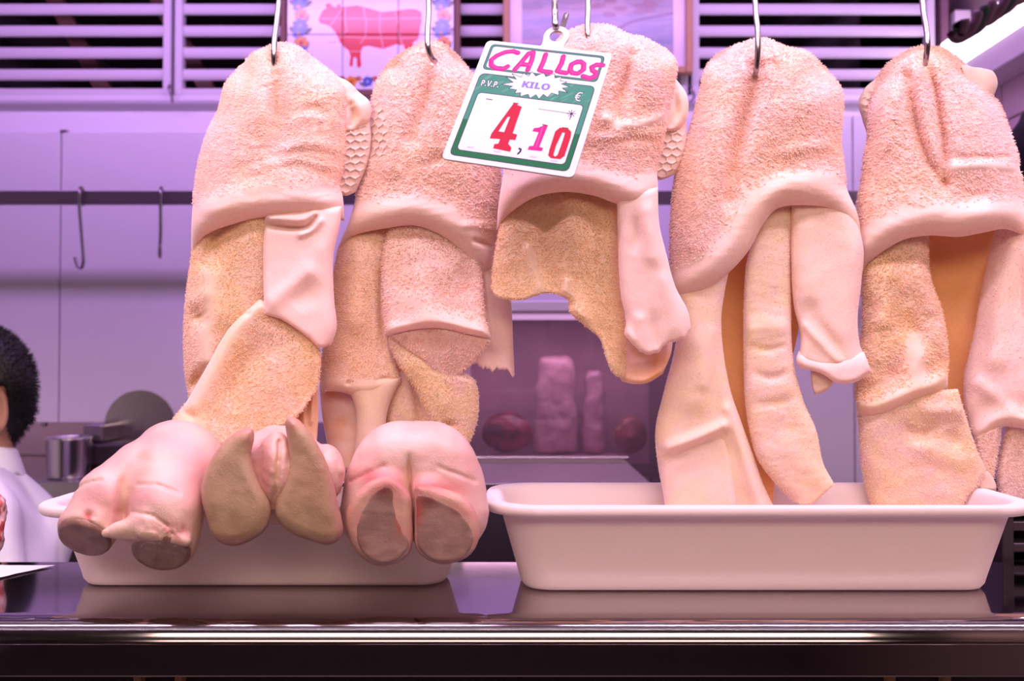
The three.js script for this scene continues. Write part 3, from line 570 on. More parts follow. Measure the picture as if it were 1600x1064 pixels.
tripe(620, 680, .852, 'shaggy tripe second from left with a wide napped flap, behind the upright cow foot', g => {
  layer(g, 'outer_fold', { seed: 11, step: 2.1, hexAt: [588, 205, 17, 50], thick: 60, z: [44, 40, 46, 34], e: { l: [85, 66], r: [70, 54], t: [44, 42], b: [33, 33] }, hem: [27, 17, 5, 52], noise: 2.2, wr: .8, vh: 5, vs: 2.6,
    T: [[630, 82], [645, 74], [660, 66], [672, 64], [690, 67]], L: [[611, 95], [589, 128], [578, 182], [574, 243], [557, 304], [547, 341], [525, 394]],
    R: [[715, 88], [740, 120], [752, 165], [765, 215], [779, 256], [782, 324], [776, 375], [768, 415], [755, 444]], B: [[554, 369], [608, 356], [652, 354], [699, 375], [723, 398]],
    f: [[[[672, 92], [671, 130], [660, 175], [645, 215]], 12, -18], [[[632, 98], [614, 116]], 10, -10], [[[622, 130], [612, 200], [610, 260]], 18, 7], [[[700, 130], [700, 220]], 26, 6], [[[655, 260], [700, 245], [730, 262]], 8, -5], [[[742, 376], [772, 384]], 4, -12], [[[730, 352], [768, 352]], 8, 5]] });
  layer(g, 'inner_sheet', { seed: 12, z: [-6, -4, 8, 4], e: { l: [44, 34], r: [24, 18], b: [20, 16] }, thick: 10, col: TAN, col2: CREAM, vh: 3.4, vs: 2.4,
    L: [[560, 325], [532, 380], [522, 422], [517, 480], [503, 560], [500, 612]], R: [[630, 318], [606, 400], [603, 470], [610, 540], [628, 600]], B: [[530, 612], [575, 622]],
    f: [[[[596, 400], [595, 480], [600, 560]], 7, -9], [[[556, 400], [552, 500]], 20, 8], [[[510, 598], [545, 606], [600, 600]], 12, 3, 1.2], [[[588, 594], [612, 590]], 4, -8], [[[540, 600], [550, 596]], 3, -6]] });
  layer(g, 'neck_band', { seed: 13, z: [8, 8, 6, 6], e: { l: [22, 20], r: [22, 20], b: [4, 2], t: [14, 10] }, fuzz: 0, col: BUFF, col2: PALE, L: [[536, 592], [556, 640], [552, 735]], R: [[628, 590], [606, 640], [600, 735]], thick: 14 });
  layer(g, 'rear_sheet', { seed: 14, z: [-40, -40, -30, -30], e: { l: [24, 16] }, fuzz: 0, col: BOUNCE_ORANGE, col2: ROSE, L: [[499, 560], [502, 640], [520, 735]], R: [[650, 560], [650, 735]] });
  layer(g, 'rear_fold', { seed: 15, z: [-22, -20, -12, -14], e: { l: [18, 14], r: [6, 4] }, col: BUFF, vh: 3.5, L: [[612, 580], [606, 640], [606, 735]], R: [[700, 590], [700, 735]], f: [[[[648, 600], [655, 650], [650, 700]], 8, -12]] });
  layer(g, 'wide_flap', { seed: 16, z: [8, 2, 30, 40], e: { l: [16, 14], b: [12, 13], r: [10, 8], t: [20, 20] }, thick: 11, vh: 4.4, vs: 2.7, col: CREAM, col2: PALE,
    L: [[622, 318], [600, 386], [597, 447], [602, 526]], R: [[735, 330], [754, 440], [758, 490], [768, 530]], B: [[640, 517], [690, 514], [735, 524]],
    f: [[[[610, 516], [680, 502], [762, 524]], 12, 9, 1.0], [[[660, 440], [668, 480]], 24, 10], [[[640, 470], [690, 500], [740, 510]], 20, 3, .7], [[[720, 400], [735, 470]], 12, -6], [[[650, 395], [700, 420]], 22, 6, .4]] });
  layer(g, 'fold_underside', { seed: 17, z: [22, 36, 6, 4], e: { l: [6, 5], b: [5, 4], r: [6, 5] }, vh: 4, L: [[603, 520], [648, 556], [694, 592]], R: [[767, 532], [746, 560], [712, 591]], T: [[680, 512]], rag: 2 });
  layer(g, 'curled_strip', { seed: 18, col: BUFF, z: [16, 12, 4, 6], e: { l: [8, 7], r: [18, 16], t: [4, 3] }, thick: 12, vh: 4.2, rag: 2, L: [[602, 516], [618, 562], [647, 604], [668, 650], [688, 700]], R: [[645, 524], [690, 572], [740, 592], [747, 650], [730, 700]], f: [[[[690, 660], [715, 665]], 6, -10], [[[650, 570], [690, 630]], 14, 5]] });
  layer(g, 'side_strip', { seed: 19, z: [-4, -20, 4, -14], e: { l: [8, 6], r: [22, 18], b: [4, 3] }, fuzz: 0, thick: 8, rag: 9, col: CREAM, col2: ROSE, L: [[740, 390], [752, 450], [752, 520], [736, 568]], R: [[786, 360], [799, 476], [802, 540], [804, 586]], B: [[755, 576], [775, 578], [792, 582]], f: [[[[760, 430], [772, 540]], 8, 6]] });
});

tripe(900, 600, .822, 'short tripe behind the price card, ending high above the counter', g => {
  layer(g, 'outer_fold', { seed: 21, thick: 60, z: [40, 44, 44, 38], e: { l: [80, 62], r: [60, 54], t: [40, 40], b: [32, 32] }, hem: [27, 17, 5, 52], noise: 2.2, wr: .8, vh: 4.8, vs: 2.6,
    L: [[872, 62], [850, 110], [818, 180], [792, 250], [779, 320], [776, 363]], T: [[886, 50], [905, 42], [926, 38], [954, 41], [982, 54], [1005, 59]], R: [[1038, 76], [1056, 96], [1054, 130], [1047, 160], [1037, 215], [1027, 262], [1028, 290], [1028, 318]], B: [[790, 341], [812, 322], [839, 307], [882, 300], [928, 306], [962, 318], [995, 326]],
    f: [[[[985, 85], [975, 130], [966, 165], [966, 188]], 10, -18], [[[918, 80], [915, 120]], 10, -10], [[[945, 185], [990, 195], [1040, 180]], 9, 7, .8], [[[950, 222], [1000, 215], [1030, 222]], 7, -5], [[[1010, 100], [1020, 150]], 18, 6], [[[940, 215], [990, 212], [1035, 205]], 6, 3]] });
  layer(g, 'side_lobe', { seed: 22, z: [-4, -14, -6, -16], e: { l: [4, 3], r: [24, 24], t: [12, 12], b: [12, 12] }, thick: 22, fuzz: 0, L: [[1030, 105], [1030, 206]], R: [[1052, 118], [1073, 148], [1075, 178], [1064, 204]], f: [[[[1053, 140], [1057, 175], [1050, 195]], 6, -14]] });
  layer(g, 'honeycomb_lobe', { seed: 23, step: 1.3, hex: 15, z: [-20, -36, -20, -32], e: { l: [4, 3], r: [16, 12], b: [14, 12] }, thick: 12, fuzz: 0, col: PALE, L: [[1012, 185], [1012, 270]], R: [[1072, 184], [1071, 230], [1056, 272]], B: [[1030, 281]] });
  layer(g, 'inner_sheet', { seed: 24, z: [-8, -10, 6, 2], e: { l: [30, 22], r: [16, 12], b: [5, 4], t: [4, 2] }, thick: 8, col: TAN, col2: [.95, .73, .50], vh: 3.6, vs: 2.6,
    L: [[830, 268], [788, 335], [780, 360], [771, 410], [768, 450]], R: [[985, 270], [966, 400], [972, 460], [978, 515], [978, 592]], B: [[776, 463], [812, 469], [858, 458], [888, 470], [890, 487], [911, 507], [937, 530], [947, 560], [958, 584]],
    f: [[[[862, 320], [848, 400], [858, 455]], 17, -13], [[[826, 390], [842, 440], [846, 462]], 9, 7, .8], [[[898, 330], [900, 400], [905, 490]], 24, 10], [[[886, 440], [880, 465]], 7, 6, 1], [[[905, 490], [950, 570]], 14, 4, .5]] });
  layer(g, 'curled_end', { seed: 25, z: [-30, -30, -14, -20], e: { l: [8, 6], r: [16, -4], b: [10, 10] }, fuzz: 0, col: BOUNCE_ORANGE, col2: CREAM, thick: 8, L: [[950, 500], [952, 560], [972, 596]], R: [[1052, 500], [1049, 550], [1036, 584]], B: [[990, 600], [1012, 598]], f: [[[[998, 520], [1002, 545], [1005, 568]], 26, -34], [[[1044, 520], [1042, 570]], 8, 14], [[[975, 592], [1005, 595], [1032, 582]], 7, 9]] });  // cup coloured orange to stand for light bouncing inside it
  layer(g, 'hanging_flap', { seed: 26, z: [30, 34, 36, 34], e: { l: [14, 16], r: [18, 16], b: [7, 6], t: [10, 10] }, thick: 10, fuzz: 0, col: ROSE, col2: PALE, rag: 3,
    L: [[964, 308], [966, 400], [970, 461], [978, 500], [975, 523]], R: [[1028, 292], [1030, 349], [1040, 392], [1055, 447], [1075, 487], [1080, 515]], B: [[993, 543], [1012, 555], [1028, 550], [1046, 535], [1066, 530]],
    f: [[[[990, 336], [994, 370], [988, 400]], 10, -7], [[[1010, 330], [1018, 400]], 13, 6], [[[1000, 500], [1000, 545]], 10, 5], [[[1020, 480], [1022, 545]], 9, -4], [[[1040, 440], [1055, 510]], 14, 4], [[[972, 505], [982, 530]], 8, 8]] });
});

tripe(1190, 790, .844, 'tripe hanging into the right tray, with a deep crease below its hook and long strips', g => {
  layer(g, 'outer_fold', { seed: 31, thick: 60, z: [44, 44, 34, 30], e: { l: [85, 64], r: [75, 60], t: [46, 44], b: [33, 33] }, hem: [27, 17, 5, 52], noise: 2.2, wr: .8, vh: 4.6, vs: 2.6,
    L: [[1120, 85], [1103, 106], [1092, 150], [1078, 201], [1061, 249], [1052, 297], [1048, 352], [1048, 425], [1056, 482]], T: [[1140, 75], [1160, 67], [1193, 60], [1230, 74], [1259, 80]], R: [[1289, 106], [1314, 139], [1317, 165], [1313, 223], [1318, 256], [1323, 293], [1340, 335], [1350, 392]], B: [[1090, 460], [1131, 433], [1168, 394], [1193, 350], [1215, 326], [1259, 321], [1300, 329], [1330, 354]],
    f: [[[[1183, 105], [1168, 170], [1150, 235], [1138, 310]], 13, -26], [[[1207, 88], [1216, 118]], 8, -9], [[[1120, 200], [1100, 300], [1090, 380]], 26, 8], [[[1230, 235], [1290, 225]], 10, 4], [[[1220, 180], [1260, 160]], 30, 6], [[[1180, 380], [1220, 290], [1300, 275]], 14, 4, .9]] });
  layer(g, 'left_strip', { seed: 32, z: [8, 4, 4, 2], e: { l: [44, 34], r: [18, 18], t: [6, 4] }, thick: 11, vh: 2.0, vs: 2.8, fuzz: .5, col: BUFF, col2: PALE,
    L: [[1048, 400], [1050, 440], [1060, 490], [1053, 550], [1038, 609], [1024, 672], [1028, 727], [1040, 790], [1044, 815]], R: [[1140, 415], [1127, 500], [1139, 600], [1160, 664], [1176, 708], [1192, 755], [1210, 795], [1216, 815]],
    f: [[[[1070, 470], [1090, 560], [1085, 620]], 24, 8], [[[1112, 520], [1100, 600]], 12, 5, .8], [[[1045, 700], [1090, 684], [1130, 666]], 9, 13, 1], [[[1140, 640], [1165, 720], [1185, 790]], 10, 8, 1], [[[1055, 720], [1140, 700]], 14, -10]] });
  layer(g, 'turned_corner', { seed: 33, z: [-4, 2, 14, 16], e: { l: [26, 22], r: [9, 8], t: [4, 2] }, thick: 8, fuzz: 0, col: BUFF, col2: PALE, L: [[1032, 690], [1033, 740], [1042, 815]], R: [[1127, 666], [1141, 715], [1150, 790], [1152, 815]], T: [[1085, 680]] });
  layer(g, 'rear_sheet', { seed: 34, z: [-75, -75, -36, -34], e: { l: [10, 6], r: [10, 6] }, fuzz: 0, col: BOUNCE_ORANGE, col2: [.89, .46, .18], L: [[1130, 360], [1112, 600], [1150, 815]], R: [[1262, 290], [1250, 500], [1225, 620], [1205, 815]] });  // both oranges put the bounced light of the hollow into the sheet colour
  layer(g, 'middle_strip', { seed: 35, z: [-10, -8, 10, 16], e: { l: [20, 18], r: [20, 18], b: [4, 3], t: [6, 4] }, thick: 10, vh: 2.4, vs: 2.6, fuzz: .8, col: BUFF, col2: PALE, wr: .7,
    L: [[1205, 295], [1168, 404], [1162, 479], [1162, 558], [1164, 625], [1174, 688], [1184, 719], [1211, 755], [1239, 784]], R: [[1240, 290], [1235, 400], [1236, 483], [1239, 558], [1255, 625], [1275, 672], [1286, 723], [1304, 757]], B: [[1263, 790]],
    f: [[[[1170, 515], [1200, 508], [1235, 512]], 14, 4, 1], [[[1170, 540], [1200, 546], [1236, 538]], 6, -4], [[[1172, 578], [1205, 590], [1240, 578]], 7, -5], [[[1175, 632], [1215, 628], [1250, 620]], 8, -4], [[[1230, 700], [1270, 740]], 24, 5, .6]] });
  layer(g, 'right_strip', { seed: 36, z: [-4, 2, 8, 8], e: { l: [16, 14], r: [26, 22], b: [6, 5], t: [6, 4] }, thick: 10, vh: 2, vs: 3, fuzz: .35, col: CREAM, col2: ROSE,
    L: [[1236, 290], [1236, 396], [1240, 475], [1251, 526], [1248, 560]], R: [[1320, 300], [1349, 385], [1346, 440], [1340, 498], [1344, 540], [1353, 560]], B: [[1290, 572]], f: [[[[1262, 360], [1265, 460]], 16, 5], [[[1270, 490], [1320, 560]], 9, -5], [[[1258, 510], [1310, 565]], 7, 5, 1]] });
  layer(g, 'rolled_hem', { seed: 37, z: [10, 12, 12, 18], e: { l: [12, 12], r: [8, 6], b: [10, 10], t: [22, 16] }, thick: 16, fuzz: 0, col: ROSE, col2: PALE, L: [[1248, 548], [1244, 562], [1249, 575]], R: [[1350, 550], [1356, 565], [1361, 581]], T: [[1290, 560]], B: [[1282, 583], [1310, 599], [1336, 597]] });
  layer(g, 'torn_tip', { seed: 38, z: [-6, -6, -6, -6], e: { l: [6, 6], r: [6, 6] }, thick: 8, fuzz: 0, col: CREAM, L: [[1266, 568], [1268, 600], [1273, 617]], R: [[1312, 580], [1300, 602], [1286, 614]] });
});

tripe(1470, 790, .864, 'rightmost hanging tripe, coarse and shaggy, with a wide orange hollow', g => {
  layer(g, 'outer_fold', { seed: 41, thick: 60, z: [44, 40, 42, 36], e: { l: [80, 60], r: [85, 62], t: [46, 44], b: [33, 33] }, hem: [27, 17, 5, 52], noise: 2.2, wr: .8, vh: 5, vs: 2.9,
    L: [[1371, 119], [1358, 170], [1356, 218], [1350, 245], [1346, 283], [1340, 319], [1342, 365], [1344, 432]], T: [[1392, 96], [1428, 75], [1453, 72], [1478, 79]], R: [[1514, 106], [1545, 145], [1562, 165], [1576, 201], [1589, 240], [1597, 283], [1607, 330], [1612, 392]], B: [[1358, 411], [1381, 392], [1414, 374], [1453, 368], [1499, 370], [1539, 363], [1571, 358], [1594, 368]],
    f: [[[[1447, 90], [1462, 150], [1472, 210], [1477, 285]], 9, -22], [[[1418, 120], [1430, 190], [1450, 250], [1475, 290]], 9, -17], [[[1436, 120], [1448, 190], [1464, 250]], 9, 6], [[[1390, 150], [1385, 220]], 20, 8], [[[1480, 247], [1530, 245], [1585, 244]], 5, -6], [[[1485, 262], [1540, 258], [1590, 262]], 9, 6, .9], [[[1420, 300], [1450, 320]], 20, 4, .5], [[[1500, 310], [1560, 300]], 14, -4], [[[1470, 330], [1540, 330]], 14, 4, .8]] });
  layer(g, 'side_lobe', { seed: 42, step: 1.8, hex: 14, z: [-16, -2, -14, -4], e: { l: [22, 22], r: [4, 3], t: [10, 8], b: [10, 8] }, thick: 20, fuzz: 0, L: [[1370, 122], [1352, 137], [1341, 160], [1347, 186], [1358, 220]], R: [[1392, 120], [1392, 222]], f: [[[[1364, 150], [1366, 185]], 8, -9]] });
  layer(g, 'top_lobe', { seed: 43, z: [4, -4, -2, -8], e: { l: [4, 3], r: [20, 22], t: [14, 14], b: [10, 8] }, thick: 24, fuzz: 0, L: [[1500, 100], [1510, 130], [1530, 168]], R: [[1533, 106], [1552, 112], [1559, 130], [1552, 152]], T: [[1516, 104]] });
  layer(g, 'left_strip', { seed: 44, z: [-6, -4, 14, 16], e: { l: [40, 32], r: [26, 22], b: [18, 18], t: [4, 2] }, hem: [16, 11, 8, 26], thick: 12, vh: 4.6, vs: 2.8, col: CREAM, col2: TAN, noise: 9,
    L: [[1385, 335], [1350, 415], [1347, 440], [1347, 518], [1337, 580], [1339, 652]], R: [[1450, 330], [1450, 400], [1453, 435], [1472, 487], [1480, 538], [1481, 606]], B: [[1375, 648], [1430, 626], [1462, 616]], f: [[[[1428, 530], [1432, 590]], 14, 6, 1.2], [[[1415, 470], [1425, 540], [1405, 580]], 18, -12], [[[1390, 430], [1380, 500]], 16, 8], [[[1440, 430], [1455, 480]], 10, 6]] });
  layer(g, 'lower_strip', { seed: 45, z: [2, 8, 6, 10], e: { l: [34, 28], r: [6, 5], t: [8, 6] }, thick: 10, vh: 3.4, vs: 2.5, col: BUFF, col2: PALE, noise: 6,
    L: [[1338, 615], [1341, 660], [1347, 735], [1362, 795], [1366, 815]], R: [[1496, 608], [1508, 648], [1525, 700], [1540, 742], [1512, 776], [1490, 815]], f: [[[[1400, 665], [1440, 680], [1470, 660]], 12, -9], [[[1450, 640], [1500, 640]], 14, 8], [[[1440, 700], [1500, 720]], 18, 6], [[[1480, 670], [1500, 700]], 10, -6]] });
  layer(g, 'rear_sheet', { seed: 46, z: [-70, -70, -100, -84], e: { l: [4, 2], r: [4, 2] }, fuzz: 0, col: BOUNCE_ORANGE, col2: [.89, .46, .18], L: [[1425, 320], [1430, 500], [1440, 660]], R: [[1580, 315], [1550, 560], [1545, 680]] });  // hollow back tinted with the orange of shaded, bounced light
  layer(g, 'right_sheet', { seed: 47, z: [-62, 30, -20, 26], e: { l: [20, 12], r: [10, 6], b: [16, 16], t: [4, 2] }, hem: [15, 10, 7, 26], thick: 10, fuzz: .25, vh: 3, col: ROSE, col2: CREAM, L: [[1565, 320], [1538, 430], [1522, 520], [1505, 600], [1512, 660], [1526, 697]], R: [[1630, 320], [1640, 680]], B: [[1545, 682], [1565, 668], [1600, 670]], f: [[[[1580, 390], [1560, 460], [1555, 560]], 18, 8], [[[1598, 400], [1592, 500]], 8, -7], [[[1530, 600], [1580, 640]], 12, 6]] });
  layer(g, 'lower_tuft', { seed: 48, z: [-14, -6, -10, -6], e: { l: [8, 6], r: [8, 6], b: [6, 5] }, col: CREAM, vh: 4, L: [[1524, 680], [1532, 720], [1545, 752]], R: [[1566, 660], [1560, 705], [1552, 752]] });
  layer(g, 'loose_end', { seed: 49, z: [-6, -6, 0, 0], e: { l: [5, 4], r: [5, 4], b: [5, 5] }, fuzz: 0, col: CREAM, L: [[1536, 735], [1527, 756], [1531, 766]], R: [[1546, 737], [1556, 756], [1557, 767]] });
  layer(g, 'lower_sheet', { seed: 50, z: [-16, -4, -14, -8], e: { l: [16, 12] }, col: CREAM, col2: PALE, vh: 4, L: [[1575, 660], [1558, 740], [1562, 782]], R: [[1640, 660], [1640, 780]] });
});

// ------------------------------------------------------------------ hooks and the rail they hang on
{
  const d = TD - .02, y = V(800, -160, d).y, r = mesh('hanging_rail', (() => { const g = new THREE.CylinderGeometry(.011, .011, 2.4, 20); g.rotateZ(Math.PI / 2); g.translate(.1, y, -d); return g; })(), M.steel); tag(r, 'round steel rail above the picture carrying the meat hooks', 'rail');
  const hook = (pts, label, rad = .0026) => { const top = pts[0][0]; const P = [[top - 3, -118, 30], [top - 4, -160, 34], [top - 2, -190, 6], [top, -196, -10], [top + 2, -186, -22]]; const path = [...P.slice().reverse().map(([x, yy, z]) => V(x, yy, d - .0 - z * TS * .9)), ...pts.map(([x, yy, z]) => V(x, yy, TD - z * TS))];
    const m = mesh('meat_hook', tube(path, rad, 90, 10), M.hook); tag(m, label, 'hook', 'steel hooks holding the tripes'); };
  hook([[437, -20, 36], [433, 30, 38], [429, 62, 42], [428, 88, 46], [429, 104, 38], [431, 114, 22]], 'steel hook through the top of the leftmost tripe');
  hook([[669, -20, 36], [670, 20, 40], [668, 50, 44], [669, 75, 48], [674, 90, 38], [680, 96, 20]], 'steel hook through the second tripe, in front of the cow tile panel');
  hook([[918, -20, 36], [919, 10, 40], [918, 35, 44], [919, 58, 48], [922, 72, 38], [926, 80, 20]], 'steel hook through the tripe behind the price card');
  hook([[1179, -20, 36], [1181, 20, 40], [1184, 50, 44], [1184, 80, 44], [1182, 106, 34], [1180, 118, 14]], 'steel hook sunk in the deep crease of the fourth tripe');
  hook([[1440, -20, 36], [1443, 20, 40], [1448, 50, 44], [1449, 72, 46], [1447, 90, 34], [1446, 100, 16]], 'steel hook through the rightmost tripe');
}
// ------------------------------------------------------------------ price card
{
  const d0 = .742, S = d0 / F;
  const TL = V(762, 65, d0), TR = V(957, 86, d0 - 53 * S), BL = V(718, 253, d0 - 90 * S);
  const a = TR.clone().sub(TL), W = a.length(), ex = a.clone().normalize(); const b = BL.clone().sub(TL); const H0 = b.length(); b.addScaledVector(ex, -b.dot(ex)); const H = b.length(), ey = b.clone().normalize(), ez = ex.clone().cross(ey).negate();
  const r = W * .045, s = new THREE.Shape();
  // y of the shape points down the card
  const tc = [W * .53, -W * .115], tr = W * .098;
  s.moveTo(r, 0); s.lineTo(W * .435, 0); s.quadraticCurveTo(W * .45, -W * .02, tc[0] - tr * .98, tc[1] + tr * .2);
  s.absarc(tc[0], tc[1], tr, Math.PI * .95, Math.PI * 2.05, false); s.quadraticCurveTo(W * .60, -W * .02, W * .625, 0);
  s.lineTo(W - r, 0); s.quadraticCurveTo(W, 0, W, r); s.lineTo(W, H - r); s.quadraticCurveTo(W, H, W - r, H); s.lineTo(r, H); s.quadraticCurveTo(0, H, 0, H - r); s.lineTo(0, r); s.quadraticCurveTo(0, 0, r, 0);
  const hole = new THREE.Path(); hole.absarc(tc[0], tc[1], tr * .58, 0, Math.PI * 2, true); s.holes.push(hole);
  const g = new THREE.ExtrudeGeometry(s, { depth: .0012, bevelEnabled: true, bevelThickness: .0003, bevelSize: .0003, bevelSegments: 2, curveSegments: 16 });
  const p = g.attributes.position, uv = g.attributes.uv;
  for (let i = 0; i < p.count; i++) uv.setXY(i, p.getX(i) / W, 1 - p.getY(i) / H);
  const mtx = new THREE.Matrix4().makeBasis(ex, ey, ez); const q = new THREE.Vector3();
  for (let i = 0; i < p.count; i++) { q.set(p.getX(i), p.getY(i), p.getZ(i)).applyMatrix4(mtx); p.setXYZ(i, q.x, q.y, q.z); }
  if (mtx.determinant() < 0) { const A = p.array, U = uv.array; for (let i = 0; i < p.count; i += 3) { for (let k = 0; k < 3; k++) { const t = A[(i + 1) * 3 + k]; A[(i + 1) * 3 + k] = A[(i + 2) * 3 + k]; A[(i + 2) * 3 + k] = t; } for (let k = 0; k < 2; k++) { const t = U[(i + 1) * 2 + k]; U[(i + 1) * 2 + k] = U[(i + 2) * 2 + k]; U[(i + 2) * 2 + k] = t; } } }
  g.computeVertexNormals();
  // printed face
  const cv = document.createElement('canvas'); cv.width = 1000; cv.height = 1040; const c = cv.getContext('2d');
  c.fillStyle = '#f7f3f6'; c.fillRect(0, 0, 1000, 1040);
  const K = [[220, 158], [915, 230], [65, 825], [800, 910]];
  const Tt = (cx, cy) => { let u = .5, v = .5; for (let i = 0; i < 8; i++) { const f = k => (1 - u) * (1 - v) * K[0][k] + u * (1 - v) * K[1][k] + (1 - u) * v * K[2][k] + u * v * K[3][k]; const fu = k => (1 - v) * (K[1][k] - K[0][k]) + v * (K[3][k] - K[2][k]), fv = k => (1 - u) * (K[2][k] - K[0][k]) + u * (K[3][k] - K[1][k]); const ax = cx - f(0), ay = cy - f(1), det = fu(0) * fv(1) - fu(1) * fv(0); u += (ax * fv(1) - ay * fv(0)) / det; v += (ay * fu(0) - ax * fu(1)) / det; } return [u * 1000, v * 1040]; };
  const poly = (pts, fill, stroke, lw = 4, close = true) => { c.beginPath(); pts.forEach((P, i) => { const Q = Tt(...P); i ? c.lineTo(...Q) : c.moveTo(...Q); }); if (close) c.closePath(); if (fill) { c.fillStyle = fill; c.fill(); } if (stroke) { c.strokeStyle = stroke; c.lineWidth = lw; c.lineJoin = c.lineCap = 'round'; c.stroke(); } };
  const rr = (x0, y0, x1, y1, R, fill, stroke, lw) => { c.beginPath(); c.moveTo(x0 + R, y0); c.lineTo(x1 - R, y0); c.quadraticCurveTo(x1, y0, x1, y0 + R); c.lineTo(x1, y1 - R); c.quadraticCurveTo(x1, y1, x1 - R, y1); c.lineTo(x0 + R, y1); c.quadraticCurveTo(x0, y1, x0, y1 - R); c.lineTo(x0, y0 + R); c.quadraticCurveTo(x0, y0, x0 + R, y0); if (fill) { c.fillStyle = fill; c.fill(); } if (stroke) { c.strokeStyle = stroke; c.lineWidth = lw; c.stroke(); } };
  const PRINT = '#3f9078', LINE = '#1c2340';
  rr(48, 30, 952, 258, 36, PRINT); rr(48, 30, 952, 258, 36, null, LINE, 5); rr(66, 46, 934, 242, 26, '#f7f3f6', LINE, 4);
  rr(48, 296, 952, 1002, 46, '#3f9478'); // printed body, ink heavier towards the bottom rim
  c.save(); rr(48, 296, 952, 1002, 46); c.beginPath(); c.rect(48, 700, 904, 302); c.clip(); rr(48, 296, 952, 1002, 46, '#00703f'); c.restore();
  rr(48, 296, 952, 1002, 46, null, LINE, 5); rr(88, 462, 912, 954, 36, '#f7f3f6', LINE, 5);
  let sd = 5; const r2 = () => { sd = (sd * 16807) % 2147483647; return sd / 2147483647; };
  c.globalAlpha = .12; for (let i = 0; i < 60; i++) { c.fillStyle = r2() < .5 ? '#ffffff' : '#2f7c6a'; c.beginPath(); c.ellipse(60 + r2() * 880, 310 + r2() * 140, 20 + r2() * 40, 5 + r2() * 8, -.7, 0, 7); c.fill(); } c.globalAlpha = 1;
  // burst
  poly([[335, 415], [400, 402], [355, 372], [415, 385], [385, 352], [440, 372], [450, 348], [480, 366], [495, 340], [520, 365], [560, 345], [575, 368], [620, 350], [625, 375], [660, 368], [655, 390], [695, 395], [665, 408], [712, 425], [672, 432], [705, 455], [655, 448], [660, 472], [618, 460], [600, 485], [575, 468], [555, 495], [535, 470], [505, 492], [492, 468], [450, 482], [450, 460], [418, 465], [425, 445], [380, 438], [400, 425]], '#f7f3f6', LINE, 4);
  const text = (s, cx, cy, size, font, fill, stroke, lw, sx = 1, rot = 0) => { const Q = Tt(cx, cy); c.save(); c.translate(...Q); c.rotate(rot); c.scale(sx, 1); c.font = `${font} ${size}px sans-serif`; c.textAlign = 'center'; c.textBaseline = 'middle'; c.lineJoin = 'round'; if (stroke) { c.strokeStyle = stroke; c.lineWidth = lw; c.strokeText(s, 0, 0); } if (fill) { c.fillStyle = fill; c.fillText(s, 0, 0); } c.restore(); };
  text('KILO', 528, 420, 74, 'bold', '#8d84d8', '#3f3d92', 3, 1.32); 
  text('P.V.P.', 272, 412, 72, 'bold', '#f7f3f6', LINE, 9, .78);
  text('€', 765, 478, 104, '', '#f7f3f6', LINE, 7, 1);
  // handwriting
  const brush = (pts, w, col) => { poly(pts, null, col, w, false); };
  const MG = '#cf1684', hand = [[[402, 232], [375, 222], [330, 228], [285, 250], [258, 275], [262, 305], [290, 322], [335, 325], [355, 312]], [[398, 330], [430, 285], [462, 235], [487, 228], [485, 270], [470, 330]], [[425, 298], [455, 300], [478, 302]], [[557, 240], [550, 280], [535, 330], [560, 338], [598, 342]], [[655, 250], [650, 290], [632, 335], [655, 342], [685, 345]], [[735, 278], [705, 295], [700, 325], [715, 345], [745, 348], [772, 325], [770, 292], [750, 278], [728, 284]], [[872, 298], [838, 296], [815, 310], [822, 330], [842, 340], [838, 362], [810, 374], [775, 362]]];
  for (const h of hand) brush(h, 40, MG); for (const h of hand) { c.globalAlpha = .35; brush(h.map(([x, y]) => [x + 3, y - 2]), 14, '#f58cc4'); c.globalAlpha = 1; }
  // figures
  const RED = '#c40a34';
  poly([[420, 520], [445, 520], [442, 530], [468, 540], [440, 685], [466, 692], [460, 722], [430, 720], [424, 742], [446, 762], [442, 785], [345, 768], [348, 745], [370, 742], [376, 718], [318, 716], [322, 690]], RED); poly([[398, 598], [412, 596], [392, 680], [360, 676]], '#f7f3f6');
  poly([[602, 640], [624, 642], [596, 755], [618, 760], [612, 778], [535, 772], [540, 752], [562, 750], [580, 678], [545, 672], [552, 655], [575, 652]], MG);
  c.globalAlpha = .4; brush([[598, 650], [578, 755]], 9, '#f7a8d4'); c.globalAlpha = 1;
  poly([[690, 650], [735, 654], [755, 672], [756, 700], [738, 800], [718, 818], [668, 814], [650, 800], [652, 770], [668, 672]], RED); poly([[708, 676], [722, 678], [716, 720], [700, 795], [688, 805], [678, 796], [684, 750]], '#f7f3f6');
  brush([[488, 766], [498, 770], [497, 782], [486, 794]], 14, LINE); brush([[265, 499], [298, 503]], 7, LINE);
  brush([[562, 550], [740, 573]], 4, LINE); for (let k = 0; k < 4; k++) { const t = k * Math.PI / 4; brush([[742 - Math.cos(t) * 22, 573 - Math.sin(t) * 20], [742 + Math.cos(t) * 22, 573 + Math.sin(t) * 20]], 5, LINE); } brush([[741, 575], [737, 606]], 5, LINE);
  brush([[596, 636], [622, 640]], 9, '#8c2a2a'); brush([[704, 650], [734, 653]], 9, '#8c2a2a'); brush([[418, 519], [446, 521]], 7, '#8c2a2a');
  for (const [x, y] of [[218, 764], [370, 784], [572, 808], [686, 826]]) brush([[x - 14, y], [x + 14, y + 2]], 16, '#e7c9d4');
  brush([[548, 216], [585, 218]], 8, '#7a4a55');
  const t = new THREE.CanvasTexture(cv); t.colorSpace = THREE.SRGBColorSpace; t.anisotropy = 8;
  // tab lies outside the print: clamp there
  const m = mesh('price_card', g, phys({ map: t, color: rgb(.58, .57, .59), roughness: .65, specularIntensity: .4 })); m.position.copy(TL);
